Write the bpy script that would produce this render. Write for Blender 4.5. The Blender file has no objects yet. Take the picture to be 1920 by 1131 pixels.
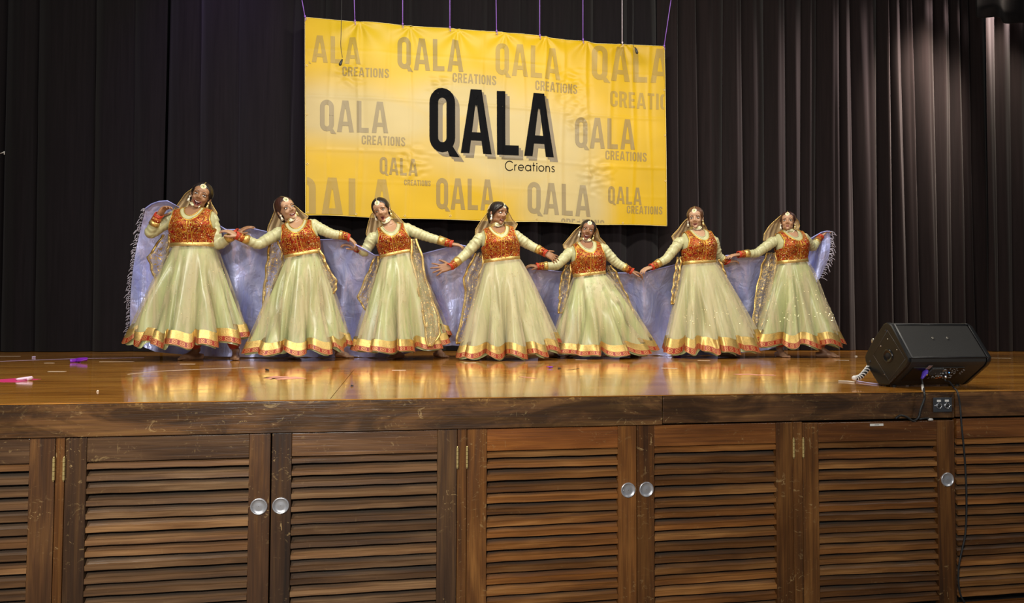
import bpy, math, random
import numpy as np
from mathutils import Vector, Matrix
random.seed(7); np.random.seed(7)
SC = bpy.context.scene; COL = SC.collection
ZS = 1.15                      # stage floor height above the hall floor; stage front is the plane y = 0
V = Vector; pi = math.pi; R = math.radians

# ------------------------------------------------------------------ camera
F_PX = 1300.0
YAW, PITCH, ROLL = R(9.937), R(2.006), R(0.249)
CAM = V((0, -3.052, ZS + .316))
_F = V((math.sin(YAW)*math.cos(PITCH), math.cos(YAW)*math.cos(PITCH), math.sin(PITCH)))
_R0 = V((math.cos(YAW), -math.sin(YAW), 0)); _U0 = _R0.cross(_F)
_R = _R0*math.cos(ROLL) + _U0*math.sin(ROLL); _U = -_R0*math.sin(ROLL) + _U0*math.cos(ROLL)
cd = bpy.data.cameras.new('camera'); cam = bpy.data.objects.new('camera', cd); COL.objects.link(cam)
cd.sensor_width = 36; cd.lens = F_PX*36/1920; cd.clip_end = 100
cam.matrix_world = Matrix(((_R.x, _U.x, -_F.x, CAM.x), (_R.y, _U.y, -_F.y, CAM.y), (_R.z, _U.z, -_F.z, CAM.z), (0, 0, 0, 1)))
SC.camera = cam

def ray(px, py): return _F + _R*((px-960)/F_PX) - _U*((py-565.5)/F_PX)
def at(px, py, Y):
    "the point of the upright plane y = Y seen at a pixel of the photograph"
    d = ray(px, py); return CAM + d*((Y-CAM.y)/d.y)
def gnd(px, py, z=ZS):
    d = ray(px, py); return CAM + d*((z-CAM.z)/d.z)

# ------------------------------------------------------------------ world, lights, exposure
w = bpy.data.worlds.new('hall_ambience'); SC.world = w; w.use_nodes = True
w.node_tree.nodes['Background'].inputs[0].default_value = (.75, .85, 1, 1)
w.node_tree.nodes['Background'].inputs[1].default_value = .10
SC.view_settings.view_transform = 'Standard'; SC.view_settings.look = 'None'
SC.view_settings.gamma = 1; SC.view_settings.use_curve_mapping = False; SC.view_settings.exposure = 0.0

def lamp(kind, name, loc, target, power, color=(1, 1, 1), **kw):
    l = bpy.data.lights.new(name, kind); o = bpy.data.objects.new(name, l); COL.objects.link(o)
    o.location = loc; o.rotation_euler = (V(target)-V(loc)).to_track_quat('-Z', 'Y').to_euler()
    l.energy = power; l.color = color
    for k, v in kw.items(): setattr(l, k, v)
    return o
lamp('AREA', 'camera_side_flash', (-.9, -3.9, 2.75), (.3, 2.5, 1.5), 130, (1, .97, .93), size=.45)
lamp('SPOT', 'front_of_house_lamp', (-3.6, -4.2, 5.4), (0, 3.4, 1.7), 1250, (1, .94, .83), spot_size=R(56), spot_blend=.8, shadow_soft_size=.35)
lamp('SPOT', 'front_of_house_lamp', (5.8, -4.2, 5.4), (2.6, 3.4, 1.7), 520, (1, .94, .83), spot_size=R(56), spot_blend=.8, shadow_soft_size=.35)
lamp('AREA', 'stage_batten_lamp', (1.3, 1.2, 5.6), (1.2, 4.6, 2.0), 330, (1, .93, .8), shape='RECTANGLE', size=5.0, size_y=.3)
lamp('SPOT', 'curtain_downlight', (7.4, 4.25, 6.35), (7.2, 5.5, 4.3), 2300, (1, .80, .66), spot_size=R(50), spot_blend=1, shadow_soft_size=.3)
lamp('SPOT', 'curtain_side_lamp', (8.6, 4.5, 6.5), (5.4, 5.7, 3.6), 1500, (1, .76, .72), spot_size=R(62), spot_blend=1, shadow_soft_size=.2)
lamp('SPOT', 'curtain_downlight', (7.75, 4.42, 6.3), (7.8, 4.95, 4.3), 400, (1, .82, .66), spot_size=R(60), spot_blend=.9, shadow_soft_size=.06)
lamp('SPOT', 'violet_wash_lamp', (-1.9, 4.2, 6.6), (-1.9, 5.5, 4.4), 110, (.45, .2, 1), spot_size=R(70), spot_blend=1, shadow_soft_size=.1)

# ------------------------------------------------------------------ mesh helpers
class MB:
    "collects verts, faces, uvs; build() links them as ONE mesh object"
    def __init__(s): s.v = []; s.f = []; s.uv = {}; s.mi = []
    def add(s, vs, fs, uvs=None, mi=0):
        b = len(s.v); s.v += [tuple(p) for p in vs]
        for f in fs:
            s.f.append(tuple(i+b for i in f)); s.mi.append(mi)
        if uvs is not None:
            for i, t in enumerate(uvs): s.uv[b+i] = t
        return s
    def box(s, a, b, mi=0):
        x0, y0, z0 = a; x1, y1, z1 = b
        vs = [(x0,y0,z0),(x1,y0,z0),(x1,y1,z0),(x0,y1,z0),(x0,y0,z1),(x1,y0,z1),(x1,y1,z1),(x0,y1,z1)]
        return s.add(vs, [(0,3,2,1),(4,5,6,7),(0,1,5,4),(1,2,6,5),(2,3,7,6),(3,0,4,7)], mi=mi)
    def prism(s, poly, axis, a, b):
        "poly = 2D points; axis 0: poly in (y,z) pushed along x; axis 1: poly in (x,z) pushed along y; axis 2: (x,y) along z"
        n = len(poly)
        def P(p, t): return {0: (t, p[0], p[1]), 1: (p[0], t, p[1]), 2: (p[0], p[1], t)}[axis]
        vs = [P(p, a) for p in poly]+[P(p, b) for p in poly]
        return s.add(vs, [tuple(range(n))[::-1], tuple(range(n, 2*n))]+[(i, (i+1) % n, n+(i+1) % n, n+i) for i in range(n)])
    def rings(s, rings, cap=True, closed=True, uvs=None, mi=0):
        m = len(rings[0]); vs = [p for r in rings for p in r]; fs = []
        for j in range(len(rings)-1):
            for i in range(m if closed else m-1):
                k = (i+1) % m; fs.append((j*m+i, j*m+k, (j+1)*m+k, (j+1)*m+i))
        if cap:
            fs.append(tuple(range(m))[::-1]); fs.append(tuple(range((len(rings)-1)*m, len(rings)*m)))
        return s.add(vs, fs, uvs, mi)
    def tube(s, pts, rad, seg=8, flat=None, cap=True, mi=0):
        pts = [V(p) for p in pts]; n = len(pts)
        if not hasattr(rad, '__len__'): rad = [rad]*n
        ref = None; rings = []
        for i in range(n):
            t = (pts[min(i+1, n-1)]-pts[max(i-1, 0)]).normalized()
            if ref is None:
                ref = t.cross(V((0, 0, 1)));  ref = ref if ref.length > .15 else t.cross(V((0, 1, 0)))
            ref = (ref-t*ref.dot(t)).normalized(); b = t.cross(ref)
            fl = 1 if flat is None else flat
            rings.append([pts[i]+ref*(math.cos(2*pi*k/seg)*rad[i])+b*(math.sin(2*pi*k/seg)*rad[i]*fl) for k in range(seg)])
        return s.rings(rings, cap=cap, mi=mi)
    def blob(s, c, rx, ry, rz, ax=None, n=12, m=8, mi=0):
        c = V(c); ax = ax or (V((1,0,0)), V((0,1,0)), V((0,0,1))); rs = []
        for j in range(m+1):
            th = pi*(j/m); th = min(max(th, .04), pi-.04)
            rs.append([c+ax[0]*(rx*math.sin(th)*math.cos(2*pi*k/n))+ax[1]*(ry*math.sin(th)*math.sin(2*pi*k/n))-ax[2]*(rz*math.cos(th)) for k in range(n)])
        return s.rings(rs, mi=mi)
    def disc(s, c, nrm, r, h, seg=16, r2=None, mi=0):
        c = V(c); nrm = V(nrm).normalized()
        return s.tube([c, c+nrm*h], [r, r2 if r2 is not None else r], seg, mi=mi)
    def grid(s, P, nu, nv, closed=False, keep=None, uv=None):
        "P(i/nu, j/nv) -> point; closed wraps u"
        mu = nu if closed else nu+1
        vs = [P(i/nu, j/nv) for j in range(nv+1) for i in range(mu)]
        us = [(uv(i/nu, j/nv) if uv else (i/nu, j/nv)) for j in range(nv+1) for i in range(mu)]
        fs = []
        for j in range(nv):
            for i in range(nu):
                k = (i+1) % mu
                if keep and not keep((i+.5)/nu, (j+.5)/nv): continue
                fs.append((j*mu+i, j*mu+k, (j+1)*mu+k, (j+1)*mu+i))
        return s.add(vs, fs, us)
    def build(s, name, mat=None, parent=None, smooth=True, auto=None):
        me = bpy.data.meshes.new(name); off = parent_loc(parent)
        vs = np.array([tuple(p) for p in s.v], float).reshape(-1, 3)-np.array(off)
        me.from_pydata(vs.tolist(), [], s.f); me.update()
        if s.uv:
            ul = me.uv_layers.new(name='uv'); li = np.empty(len(me.loops), int); me.loops.foreach_get('vertex_index', li)
            arr = np.zeros((len(s.v), 2))
            for k, t in s.uv.items(): arr[k] = t
            ul.data.foreach_set('uv', arr[li].ravel())
        if smooth: me.polygons.foreach_set('use_smooth', [True]*len(me.polygons))
        if isinstance(mat, (list, tuple)):
            for m in mat: me.materials.append(m)
            me.polygons.foreach_set('material_index', s.mi)
        elif mat: me.materials.append(mat)
        if auto is not None: me.set_sharp_from_angle(angle=R(auto))
        o = bpy.data.objects.new(name, me); COL.objects.link(o)
        if parent: o.parent = parent
        return o
_loc = {}
def parent_loc(p):
    t = V((0, 0, 0))
    while p is not None: t = t+V(_loc.get(p.name, (0, 0, 0))); p = p.parent
    return t
def thing(name, label, cat, loc, group=None):
    o = bpy.data.objects.new(name, None); COL.objects.link(o); o.location = loc; _loc[o.name] = V(loc)
    o.empty_display_size = .1; o['label'] = label; o['category'] = cat
    if group: o['group'] = group
    return o
def tag(o, label, cat, group=None, kind=None):
    o['label'] = label; o['category'] = cat
    if group: o['group'] = group
    if kind: o['kind'] = kind
    return o
def place(o, loc):
    "re-base a top-level mesh built in world coordinates on its own origin"
    loc = V(loc); o.data.transform(Matrix.Translation(-loc)); o.location = loc; _loc[o.name] = loc; return o
def struct(o, label=None):
    o['kind'] = 'structure'
    if label: o['label'] = label
    return o
def bevel(o, w=.003, seg=2):
    m = o.modifiers.new('bevel', 'BEVEL'); m.width = w; m.segments = seg; m.limit_method = 'ANGLE'; m.angle_limit = R(35)
    m.harden_normals = False; return o
def remesh(mb, voxel, iters=2, fac=.5):
    "voxel union of overlapping lofts into one continuous surface; returns an MB"
    me = bpy.data.meshes.new('tmp'); me.from_pydata([tuple(p) for p in mb.v], [], mb.f); me.update()
    o = bpy.data.objects.new('tmp', me); COL.objects.link(o)
    m = o.modifiers.new('r', 'REMESH'); m.mode = 'VOXEL'; m.voxel_size = voxel
    m = o.modifiers.new('s', 'SMOOTH'); m.factor = fac; m.iterations = iters
    dg = bpy.context.evaluated_depsgraph_get(); dg.update(); ev = o.evaluated_get(dg); e = ev.to_mesh()
    n = len(e.vertices); a = np.empty(n*3); e.vertices.foreach_get('co', a)
    out = MB(); out.v = [tuple(p) for p in a.reshape(-1, 3)]; out.f = [tuple(p.vertices) for p in e.polygons]; out.mi = [0]*len(out.f)
    ev.to_mesh_clear(); bpy.data.objects.remove(o); bpy.data.meshes.remove(me)
    return out
def lerp(a, b, t): return a+(b-a)*t
def interp(x, xs, ys):
    return float(np.interp(x, xs, ys))
def smooth_path(pts, n):
    "Catmull-Rom resample"
    P = [V(p) for p in pts]; P = [P[0]*2-P[1]]+P+[P[-1]*2-P[-2]]; out = []
    segs = len(P)-3
    for k in range(n+1):
        t = k/n*segs; i = min(int(t), segs-1); t -= i
        a, b, c, d = P[i:i+4]
        out.append(.5*((2*b)+(c-a)*t+(2*a-5*b+4*c-d)*t*t+(3*b-a-3*c+d)*t**3))
    return out

# ------------------------------------------------------------------ materials
class NT:
    def __init__(s, name):
        s.m = bpy.data.materials.new(name); s.m.use_nodes = True; s.t = s.m.node_tree; s.n = s.t.nodes
        s.b = s.n['Principled BSDF']; s.out = s.n['Material Output']
    def new(s, ty, ins=None, **kw):
        n = s.n.new(ty)
        for k, v in kw.items(): setattr(n, k, v)
        for k, v in (ins or {}).items(): s.set(n.inputs[k], v)
        return n
    def set(s, sock, v):
        if hasattr(v, 'links') or isinstance(v, bpy.types.NodeSocket): s.t.links.new(v, sock)
        elif isinstance(v, (tuple, list)) and len(v) == 3 and sock.type == 'RGBA': sock.default_value = (*v, 1)
        else: sock.default_value = v
    def P(s, **kw):
        for k, v in kw.items(): s.set(s.b.inputs[{'base': 'Base Color', 'rough': 'Roughness', 'metal': 'Metallic', 'spec': 'Specular IOR Level', 'sheen': 'Sheen Weight', 'coat': 'Coat Weight', 'crough': 'Coat Roughness', 'alpha': 'Alpha', 'normal': 'Normal', 'sss': 'Subsurface Weight', 'aniso': 'Anisotropic', 'trans': 'Transmission Weight', 'ior': 'IOR'}[k]], v)
        return s.m
    def math(s, op, a, b=None, clamp=False):
        n = s.new('ShaderNodeMath', {0: a}, operation=op, use_clamp=clamp)
        if b is not None: s.set(n.inputs[1], b)
        return n.outputs[0]
    def ramp(s, fac, stops, interp='LINEAR'):
        n = s.new('ShaderNodeValToRGB', {0: fac}); n.color_ramp.interpolation = interp; e = n.color_ramp.elements
        while len(e) < len(stops): e.new(.5)
        for k, (p, c) in enumerate(stops):
            e[k].position = p; e[k].color = (*c, 1) if hasattr(c, '__len__') else (c, c, c, 1)
        return n.outputs[0]
    def mix(s, fac, a, b, blend='MIX'):
        n = s.new('ShaderNodeMix', data_type='RGBA', blend_type=blend); s.set(n.inputs[0], fac); s.set(n.inputs[6], a); s.set(n.inputs[7], b); return n.outputs[2]
    def noise(s, vec, scale, detail=3, rough=.5, dist=0, out=0):
        n = s.new('ShaderNodeTexNoise', {'Scale': scale, 'Detail': detail, 'Roughness': rough, 'Distortion': dist})
        if vec is not None: s.set(n.inputs['Vector'], vec)
        return n.outputs[out]
    def voro(s, vec, scale, feature='F1', out=0, rnd=1.0):
        n = s.new('ShaderNodeTexVoronoi', {'Scale': scale, 'Randomness': rnd}, feature=feature)
        if vec is not None: s.set(n.inputs['Vector'], vec)
        return n.outputs[out]
    def coord(s, kind='Object', scale=(1, 1, 1), rot=(0, 0, 0), random_offset=False):
        c = s.new('ShaderNodeTexCoord').outputs[kind]
        if random_offset:
            r = s.new('ShaderNodeObjectInfo').outputs['Random']
            c = s.new('ShaderNodeVectorMath', {0: c, 1: s.new('ShaderNodeCombineXYZ', {0: s.math('MULTIPLY', r, 37.), 1: s.math('MULTIPLY', r, 11.3), 2: s.math('MULTIPLY', r, 23.7)}).outputs[0]}, operation='ADD').outputs[0]
        return s.new('ShaderNodeMapping', {'Vector': c, 'Scale': scale, 'Rotation': rot}).outputs[0]
    def bump(s, h, strength=.3, dist=.01):
        return s.new('ShaderNodeBump', {'Height': h, 'Strength': strength, 'Distance': dist}).outputs[0]
def simple(name, base, rough=.5, metal=0, **kw):
    n = NT(name); return n.P(base=base, rough=rough, metal=metal, **kw)

def wood(name, dark, mid, light, axis=0, rough=.42, scratches=.0, spec=.5, bmp=.25, chips=False, dust=False):
    n = NT(name)
    sc = [26, 26, 26]; sc[axis] = 1.1
    v = n.coord('Object', tuple(sc), random_offset=True)
    g = n.noise(v, 1.0, 6, .62, 1.1)
    sc2 = [5, 5, 5]; sc2[axis] = .9
    big = n.noise(n.coord('Object', tuple(sc2), random_offset=True), 1.0, 3, .5, 1.6)
    sc3 = [190, 190, 190]; sc3[axis] = 5
    fine = n.noise(n.coord('Object', tuple(sc3), random_offset=True), 1.0, 2, .5)
    f = n.math('ADD', n.math('MULTIPLY', g, .55), n.math('MULTIPLY', big, .45))
    c = n.ramp(f, [(.30, dark), (.5, mid), (.72, light)])
    c = n.mix(.5, c, n.ramp(fine, [(.3, .55), (.7, 1.25)]), 'MULTIPLY')
    tint = n.ramp(n.new('ShaderNodeObjectInfo').outputs['Random'], [(0, (.62, .58, .56)), (.5, (1, 1, 1)), (1, (1.35, 1.2, 1.0))])
    c = n.mix(1, c, tint, 'MULTIPLY')
    if scratches:
        s1 = n.noise(n.coord('Object', (9, 9, 14), random_offset=True), 1.6, 8, .72, 2.5)
        s2 = n.noise(n.coord('Object', (60, 60, 9), (.0, .35, 0), True), 1.0, 3, .6)
        s3 = n.noise(n.coord('Object', (2.2, 2.2, 4)), 1.0, 2)
        k = n.math('MULTIPLY', n.ramp(s1, [(.59, 0), (.63, 1)]), n.ramp(s3, [(.42, 0), (.6, 1)]))
        k2 = n.math('MULTIPLY', n.ramp(s2, [(.68, 0), (.71, 1)]), n.ramp(s3, [(.45, 0), (.6, 1)]))
        c = n.mix(n.math('MULTIPLY', n.math('MAXIMUM', k, k2), scratches), c, (.5, .33, .14))
    if dust:
        y = n.new('ShaderNodeSeparateXYZ', {0: n.new('ShaderNodeTexCoord').outputs['Object']}).outputs[1]
        dn_ = n.noise(n.coord('Object', (4, 30, 30), random_offset=True), 1, 4, .6)
        k = n.math('MULTIPLY', n.ramp(y, [(.006, 0), (.028, 1)]), n.ramp(dn_, [(.3, .45), (.6, 1)]))
        c = n.mix(k, c, (.062, .052, .042))
    if chips:
        z = n.new('ShaderNodeSeparateXYZ', {0: n.new('ShaderNodeTexCoord').outputs['Object']}).outputs[2]
        gz = n.ramp(n.math('SUBTRACT', z, ZS-.06), [(.0, 0), (.045, .25), (.055, 1)])
        cn = n.noise(n.coord('Object', (22, 22, 40)), 1.0, 6, .7, 1.5)
        c = n.mix(n.math('MULTIPLY', gz, n.ramp(cn, [(.56, 0), (.60, 1)])), c, (.48, .27, .075))
        dk = n.ramp(n.noise(n.coord('Object', (2.3, 2.3, 9)), 1, 4, .6, 1.2), [(.42, .45), (.6, 1.15)])
        c = n.mix(1, c, dk, 'MULTIPLY')
    rr = n.ramp(g, [(.3, rough+.12), (.7, rough-.08)])
    b = n.bump(n.math('ADD', fine, n.math('MULTIPLY', g, 1.5)), bmp, .002)
    return n.P(base=c, rough=rr, normal=b, spec=spec)

M = {}
M['fascia'] = wood('fascia_wood', (.036, .015, .005), (.16, .072, .024), (.36, .19, .065), 0, .26, 1.0, .8, .42, True)
M['rail'] = wood('rail_wood', (.035, .013, .004), (.15, .058, .016), (.32, .145, .042), 0, .30, .3, .6, .4)
M['stile'] = wood('stile_wood', (.034, .013, .0045), (.165, .064, .016), (.38, .17, .046), 2, .34, .6)
M['slat'] = wood('slat_wood', (.05, .020, .006), (.20, .082, .024), (.42, .21, .075), 0, .32, .25, .5, .3, False, True)
M['dark'] = simple('dark_void', (.012, .009, .007), .9)
M['brass'] = simple('brass', (.66, .50, .20), .4, .55)
M['steel'] = simple('brushed_steel', (.72, .72, .74), .28, 1)
M['chrome'] = simple('chrome', (.85, .85, .87), .1, 1)
M['black_rubber'] = simple('black_rubber', (.02, .02, .02), .5)
M['white_plastic'] = simple('white_plastic', (.8, .78, .74), .45)

M['slat_l'] = wood('slat_wood_flash_grey', (.050, .024, .011), (.175, .090, .040), (.40, .245, .125), 0, .32, .25, .5, .3, False, True)  # greyer copies for the left doors: cool flash sheen put into the wood colour
M['rail_l'] = wood('rail_wood_flash_grey', (.035, .018, .010), (.120, .062, .030), (.26, .15, .075), 0, .27, .4, .6, .45)
M['stile_l'] = wood('stile_wood_flash_grey', (.022, .011, .006), (.085, .042, .020), (.22, .115, .045), 2, .34, .8)
M['slat'] = wood('slat_wood_red', (.055, .020, .006), (.22, .090, .024), (.48, .24, .08), 0, .32, .25, .5, .3, False, True)
M['rail'] = wood('rail_wood_red', (.045, .015, .004), (.18, .064, .015), (.38, .16, .042), 0, .30, .3, .6, .4)
# ------------------------------------------------------------------ stage floor
def floor_mat():
    n = NT('varnished_stage_floor')
    v = n.coord('Object', (1.2, 22, 22), random_offset=True)
    g = n.noise(v, 1, 6, .6, 1.2); big = n.noise(n.coord('Object', (.8, 2.6, 1)), 1, 3, .5, 1.5)
    fine = n.noise(n.coord('Object', (9, 160, 1)), 1, 3, .6)
    c = n.ramp(n.math('ADD', n.math('MULTIPLY', g, .6), n.math('MULTIPLY', big, .4)), [(.30, (.14, .046, .006)), (.48, (.46, .185, .026)), (.7, (.72, .37, .07))])
    c = n.mix(.45, c, n.ramp(fine, [(.3, .5), (.7, 1.3)]), 'MULTIPLY')
    sc = n.noise(n.coord('Object', (2.5, 26, 1), (0, 0, .25)), 1.3, 7, .75, 2.0)
    sm = n.noise(n.coord('Object', (1.1, 1.7, 1)), 1, 2)
    k = n.math('MULTIPLY', n.ramp(sc, [(.60, 0), (.64, 1)]), n.ramp(sm, [(.45, 0), (.6, 1)]))
    c = n.mix(n.math('MULTIPLY', k, .6), c, (.75, .52, .25))
    ripple = n.noise(n.coord('Object', (1.5, 34, 1)), 1, 2, .5)
    h = n.math('ADD', n.math('MULTIPLY', ripple, 1.0), n.math('MULTIPLY', fine, .15))
    rr = n.ramp(n.noise(n.coord('Object', (3, 9, 1)), 1, 4), [(.3, .05), (.7, .13)])
    return n.P(base=c, rough=rr, normal=n.bump(h, .06, .002), spec=.8)
FM = floor_mat()
def slab(x0, x1, y0, y1, z0, z1): return MB().box((x0, y0, z0), (x1, y1, z1))
hall = struct(slab(-8, 12, -7, .4, -.05, 0).build('floor', simple('hall_floor_vinyl', (.16, .13, .1), .5), smooth=False), 'hall floor in front of the stage')
fl = struct(slab(-8, 12, .02, 6.4, ZS-.06, ZS-.022).build('floor', M['dark'], smooth=False), 'varnished golden brown wooden stage floor')
ys = [.031, 2.09, 3.31, 4.53, 6.3]
for j in range(4):
    xs = [-7.9]+sorted([[-.25+.0, 3.35], [-2.9, 1.05, 4.9], [-1.3, 2.3, 5.9], [-3.1, .9, 4.6, 8.1]][j])+[11.9]
    for i in range(len(xs)-1):
        o = MB().box((xs[i]+.0015, ys[j]+.0015, ZS-.022), (xs[i+1]-.0015, ys[j+1]-.0015, ZS)).build('floor_sheet', FM, smooth=False)
        o.parent = fl
struct(slab(-8, 12, 6.35, 6.5, 0, 7).build('wall_back', simple('back_wall_paint', (.03, .03, .03), .9), smooth=False))
struct(slab(-8.1, -8.0, .4, 6.5, 0, 7).build('wall_left', simple('stage_side_paint', (.02, .02, .02), .9), smooth=False)); struct(slab(12.0, 12.1, .4, 6.5, 0, 7).build('wall_right', simple('stage_side_paint', (.02, .02, .02), .9), smooth=False))
# carcass behind the doors
struct(slab(-3.2, 4.9, .09, .12, 0, ZS-.06).build('trim_1', M['dark'], smooth=False), 'dark space behind the louvred doors')
for i, (a, b, dz) in enumerate(((-3.0, 1.2415, 0), (1.2455, 2.783, .004), (2.789, 4.9, .007))):
    o = MB().box((a, -.004+(.0, .002, .001)[i], ZS-.137+dz), (b, .03, ZS-.0052)).build('trim_%d' % (i+2), M['fascia'], smooth=False); bevel(o, .0025)
    struct(o, ('long scuffed brown fascia board under the stage edge, left of the joint', 'middle fascia board, chipped along its top, below the speaker', 'fascia board at the right end beyond the socket plate')[i])
nose = struct(bevel(MB().box((-7.9, -.0075, ZS-.005), (11.9, .0305, ZS)).build('trim_5', FM, smooth=False), .0015), 'thin golden nosing along the stage edge')
for i, (a, b) in enumerate(((-1.309, -1.276), (.2955, .3365), (1.9045, 1.952))):
    struct(bevel(MB().box((a, .004, .02), (b, .05, ZS-.139)).build('trim_%d' % (i+6), M['stile'], smooth=False), .002), 'narrow upright post between the hinged louvred doors')

# ------------------------------------------------------------------ louvred doors
ZT = ZS-.1405; PITCHZ = .0505; ZB = .06
sl_cache = {}
def slat_mesh(L, mt):
    key = (round(L, 3), mt.name)
    if key not in sl_cache:
        prof = [(0, -.0095), (.004, -.0115), (.048, .034), (.048, .046), (.010, .0125), (0, .0105)]
        mb = MB()
        nx = 7; rs = []
        for k in range(nx+1):
            x = -L/2+L*k/nx; w = .0011*math.sin(k*2.3+L*9)
            rs.append([(x, y, z+w*(1 if i != 2 and i != 3 else 0)) for i, (y, z) in enumerate(prof)])
        mb.rings(rs); o = mb.build('slat', mt, smooth=False); sl_cache[key] = o.data; bpy.data.objects.remove(o)
    return sl_cache[key]
def louvre_door(idx, x0, x1, sl, sr, label, knob=None, hinge=None, ajar=0, rail_h=.098, ztop=ZT):
    wv = x1-x0; loc = V((x0 if ajar >= 0 else x1, .004, ZB))
    root = bpy.data.objects.new('door_%d' % idx, None); COL.objects.link(root); root.location = loc; _loc[root.name] = loc
    struct(root, label)
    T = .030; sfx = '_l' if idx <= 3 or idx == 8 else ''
    for a, b in ((x0, sl), (sr, x1)):
        if b-a > .01:
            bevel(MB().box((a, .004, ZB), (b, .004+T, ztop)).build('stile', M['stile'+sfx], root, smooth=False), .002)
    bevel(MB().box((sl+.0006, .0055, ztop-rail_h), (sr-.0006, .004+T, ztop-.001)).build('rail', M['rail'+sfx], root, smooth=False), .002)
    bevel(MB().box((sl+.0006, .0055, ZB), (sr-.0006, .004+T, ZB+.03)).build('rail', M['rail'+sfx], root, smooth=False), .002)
    z = ztop-rail_h-.0185; rnd = random.Random(idx*13)
    while z > ZB+.045:
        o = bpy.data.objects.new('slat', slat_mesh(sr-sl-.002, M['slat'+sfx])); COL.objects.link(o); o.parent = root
        o.location = V(((sl+sr)/2, .0065+rnd.uniform(-.0012, .0015), z+rnd.uniform(-.0022, .0022)))-loc
        o.rotation_euler = (rnd.uniform(-.11, .11), rnd.uniform(-.0045, .0045)*(2.2 if rnd.random() < .2 else 1), 0); z -= PITCHZ
    if knob:
        kx, kz = knob; h = MB()
        # recessed round cup pull: rim, dished face
        prof = [(.0345, 0), (.0345, -.0035), (.032, -.0055), (.0295, -.0045), (.028, -.0012), (.015, -.0024), (.0012, -.0034)]
        h.rings([[(kx+r*math.cos(2*pi*k/28), .004+y, kz+r*math.sin(2*pi*k/28)) for k in range(28)] for r, y in prof], cap=False)
        ho = h.build('cup_handle', M['brushed'], root); ho['label'] = 'round brushed steel cup pull'
        s = MB()
        for sgn in (-1, 1): s.disc((kx+sgn*.022, .0035, kz), (0, -1, 0), .0022, .0012, 8)
        s.build('screw', M['chrome'], ho)
    if hinge:
        for hz in (ZS-.262, .095):
            hb = MB(); hx = hinge
            hb.box((hx-.003, .001, hz-.043), (hx+.003, .004, hz+.043))
            for k in range(5): hb.disc((hx, -.0015, hz-.043+k*.0176), (0, 0, 1), .0052, .0156, 10)
            hb.disc((hx, -.0015, hz+.045), (0, 0, 1), .004, .005, 8, .0015); hb.disc((hx, -.0015, hz-.045), (0, 0, -1), .004, .005, 8, .0015)
            hb.build('hinge', M['brass'], root, auto=40)
    if ajar: root.rotation_euler = (0, 0, -R(ajar))
    return root
def brushed():
    n = NT('spun_steel')
    return n.P(base=(.70, .70, .73), metal=.75, rough=.34)
M['brushed'] = brushed()
kz = ZS-.4415
louvre_door(1, -2.09, -1.3115, -2.005, -1.404, 'louvred wooden door cut off by the left edge of the photo', hinge=-1.3125)
louvre_door(2, -1.2735, -.4895, -1.196, -.574, 'dark scuffed louvred door, second from the left', knob=(-.532, kz), hinge=-1.2755)
louvre_door(3, -.4835, .2935, -.404, .208, 'louvred door with a pale first slat, left of the middle post', knob=(-.4445, kz), hinge=.2955)
louvre_door(4, .3385, 1.1185, .426, 1.031, 'louvred door with a warped gap among its slats, right of the middle post', knob=(1.078, ZS-.432), hinge=.3375)
louvre_door(5, 1.1225, 1.9025, 1.205, 1.816, 'reddish louvred door left of the post near the speaker', knob=(1.1655, ZS-.432), hinge=1.9035)
d6 = louvre_door(6, 1.9545, 2.765, 2.036, 2.67, 'louvred door standing slightly ajar below the speaker, white sticker on top rail', knob=(2.722, ZS-.435), hinge=1.9535, ajar=1.6, rail_h=.094, ztop=ZT-.004)
louvre_door(7, 2.79, 3.6, 2.80, 3.5, 'louvred door at the right edge of the photo behind the hanging cable')
louvre_door(8, -2.9, -2.1, -2.82, -2.18, 'louvred door further left beyond the photo')
# sticker on door 6
p = at(1645, 797, -.012)
st = MB().box((p.x-.036, -.0085, p.z-.0055), (p.x+.036, -.006, p.z+.0055)).build('sticker', simple('paper_sticker', (.8, .78, .72), .6), smooth=False)
place(st, p); tag(st, 'small white paper sticker on the top rail of the door that stands ajar', 'sticker')
pr = MB()
for k in range(7): pr.box((p.x-.012+k*.0036, -.0090, p.z-.0014), (p.x-.012+k*.0036+.0022, -.0084, p.z+.0012))
pr.build('lettering', M['black_rubber'], st, smooth=False)

# ------------------------------------------------------------------ socket plate
a, b = at(1749, 746, -.006), at(1784, 772, -.006)
sx, sz = (a.x+b.x)/2, (a.z+b.z)/2
sp = thing('socket_plate', 'grey steel wall plate with two round audio sockets on the fascia below the speaker', 'socket', (sx, -.004, sz))
o = MB().box((a.x, -.0105, b.z), (b.x, -.004, a.z)).build('plate', simple('grey_plate', (.10, .105, .115), .35, .6), sp, smooth=False); bevel(o, .0015)
for s in (-1, 1):
    c = V((sx+s*.0225, -.0105, sz-.004)); h = MB()
    prof = [(.0155, 0), (.0155, -.004), (.0125, -.005), (.0115, -.002)]
    h.rings([[(c.x+r*math.cos(2*pi*k/20), c.y+y, c.z+r*math.sin(2*pi*k/20)) for k in range(20)] for r, y in prof], cap=False)
    so = h.build('socket', M['steel'], sp)
    MB().disc((c.x, c.y-.001, c.z), (0, -1, 0), .0112, .001, 18).build('socket_insert', M['black_rubber'], so)
    MB().box((c.x-.011, c.y-.001, c.z+.019), (c.x+.011, c.y+.001, c.z+.029)).build('paper_label', M['white_plastic'], sp, smooth=False)
    MB().disc((sx+s*.046, -.0105, sz-.004), (0, -1, 0), .0042, .002, 10).build('screw', M['chrome'], sp)

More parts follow.
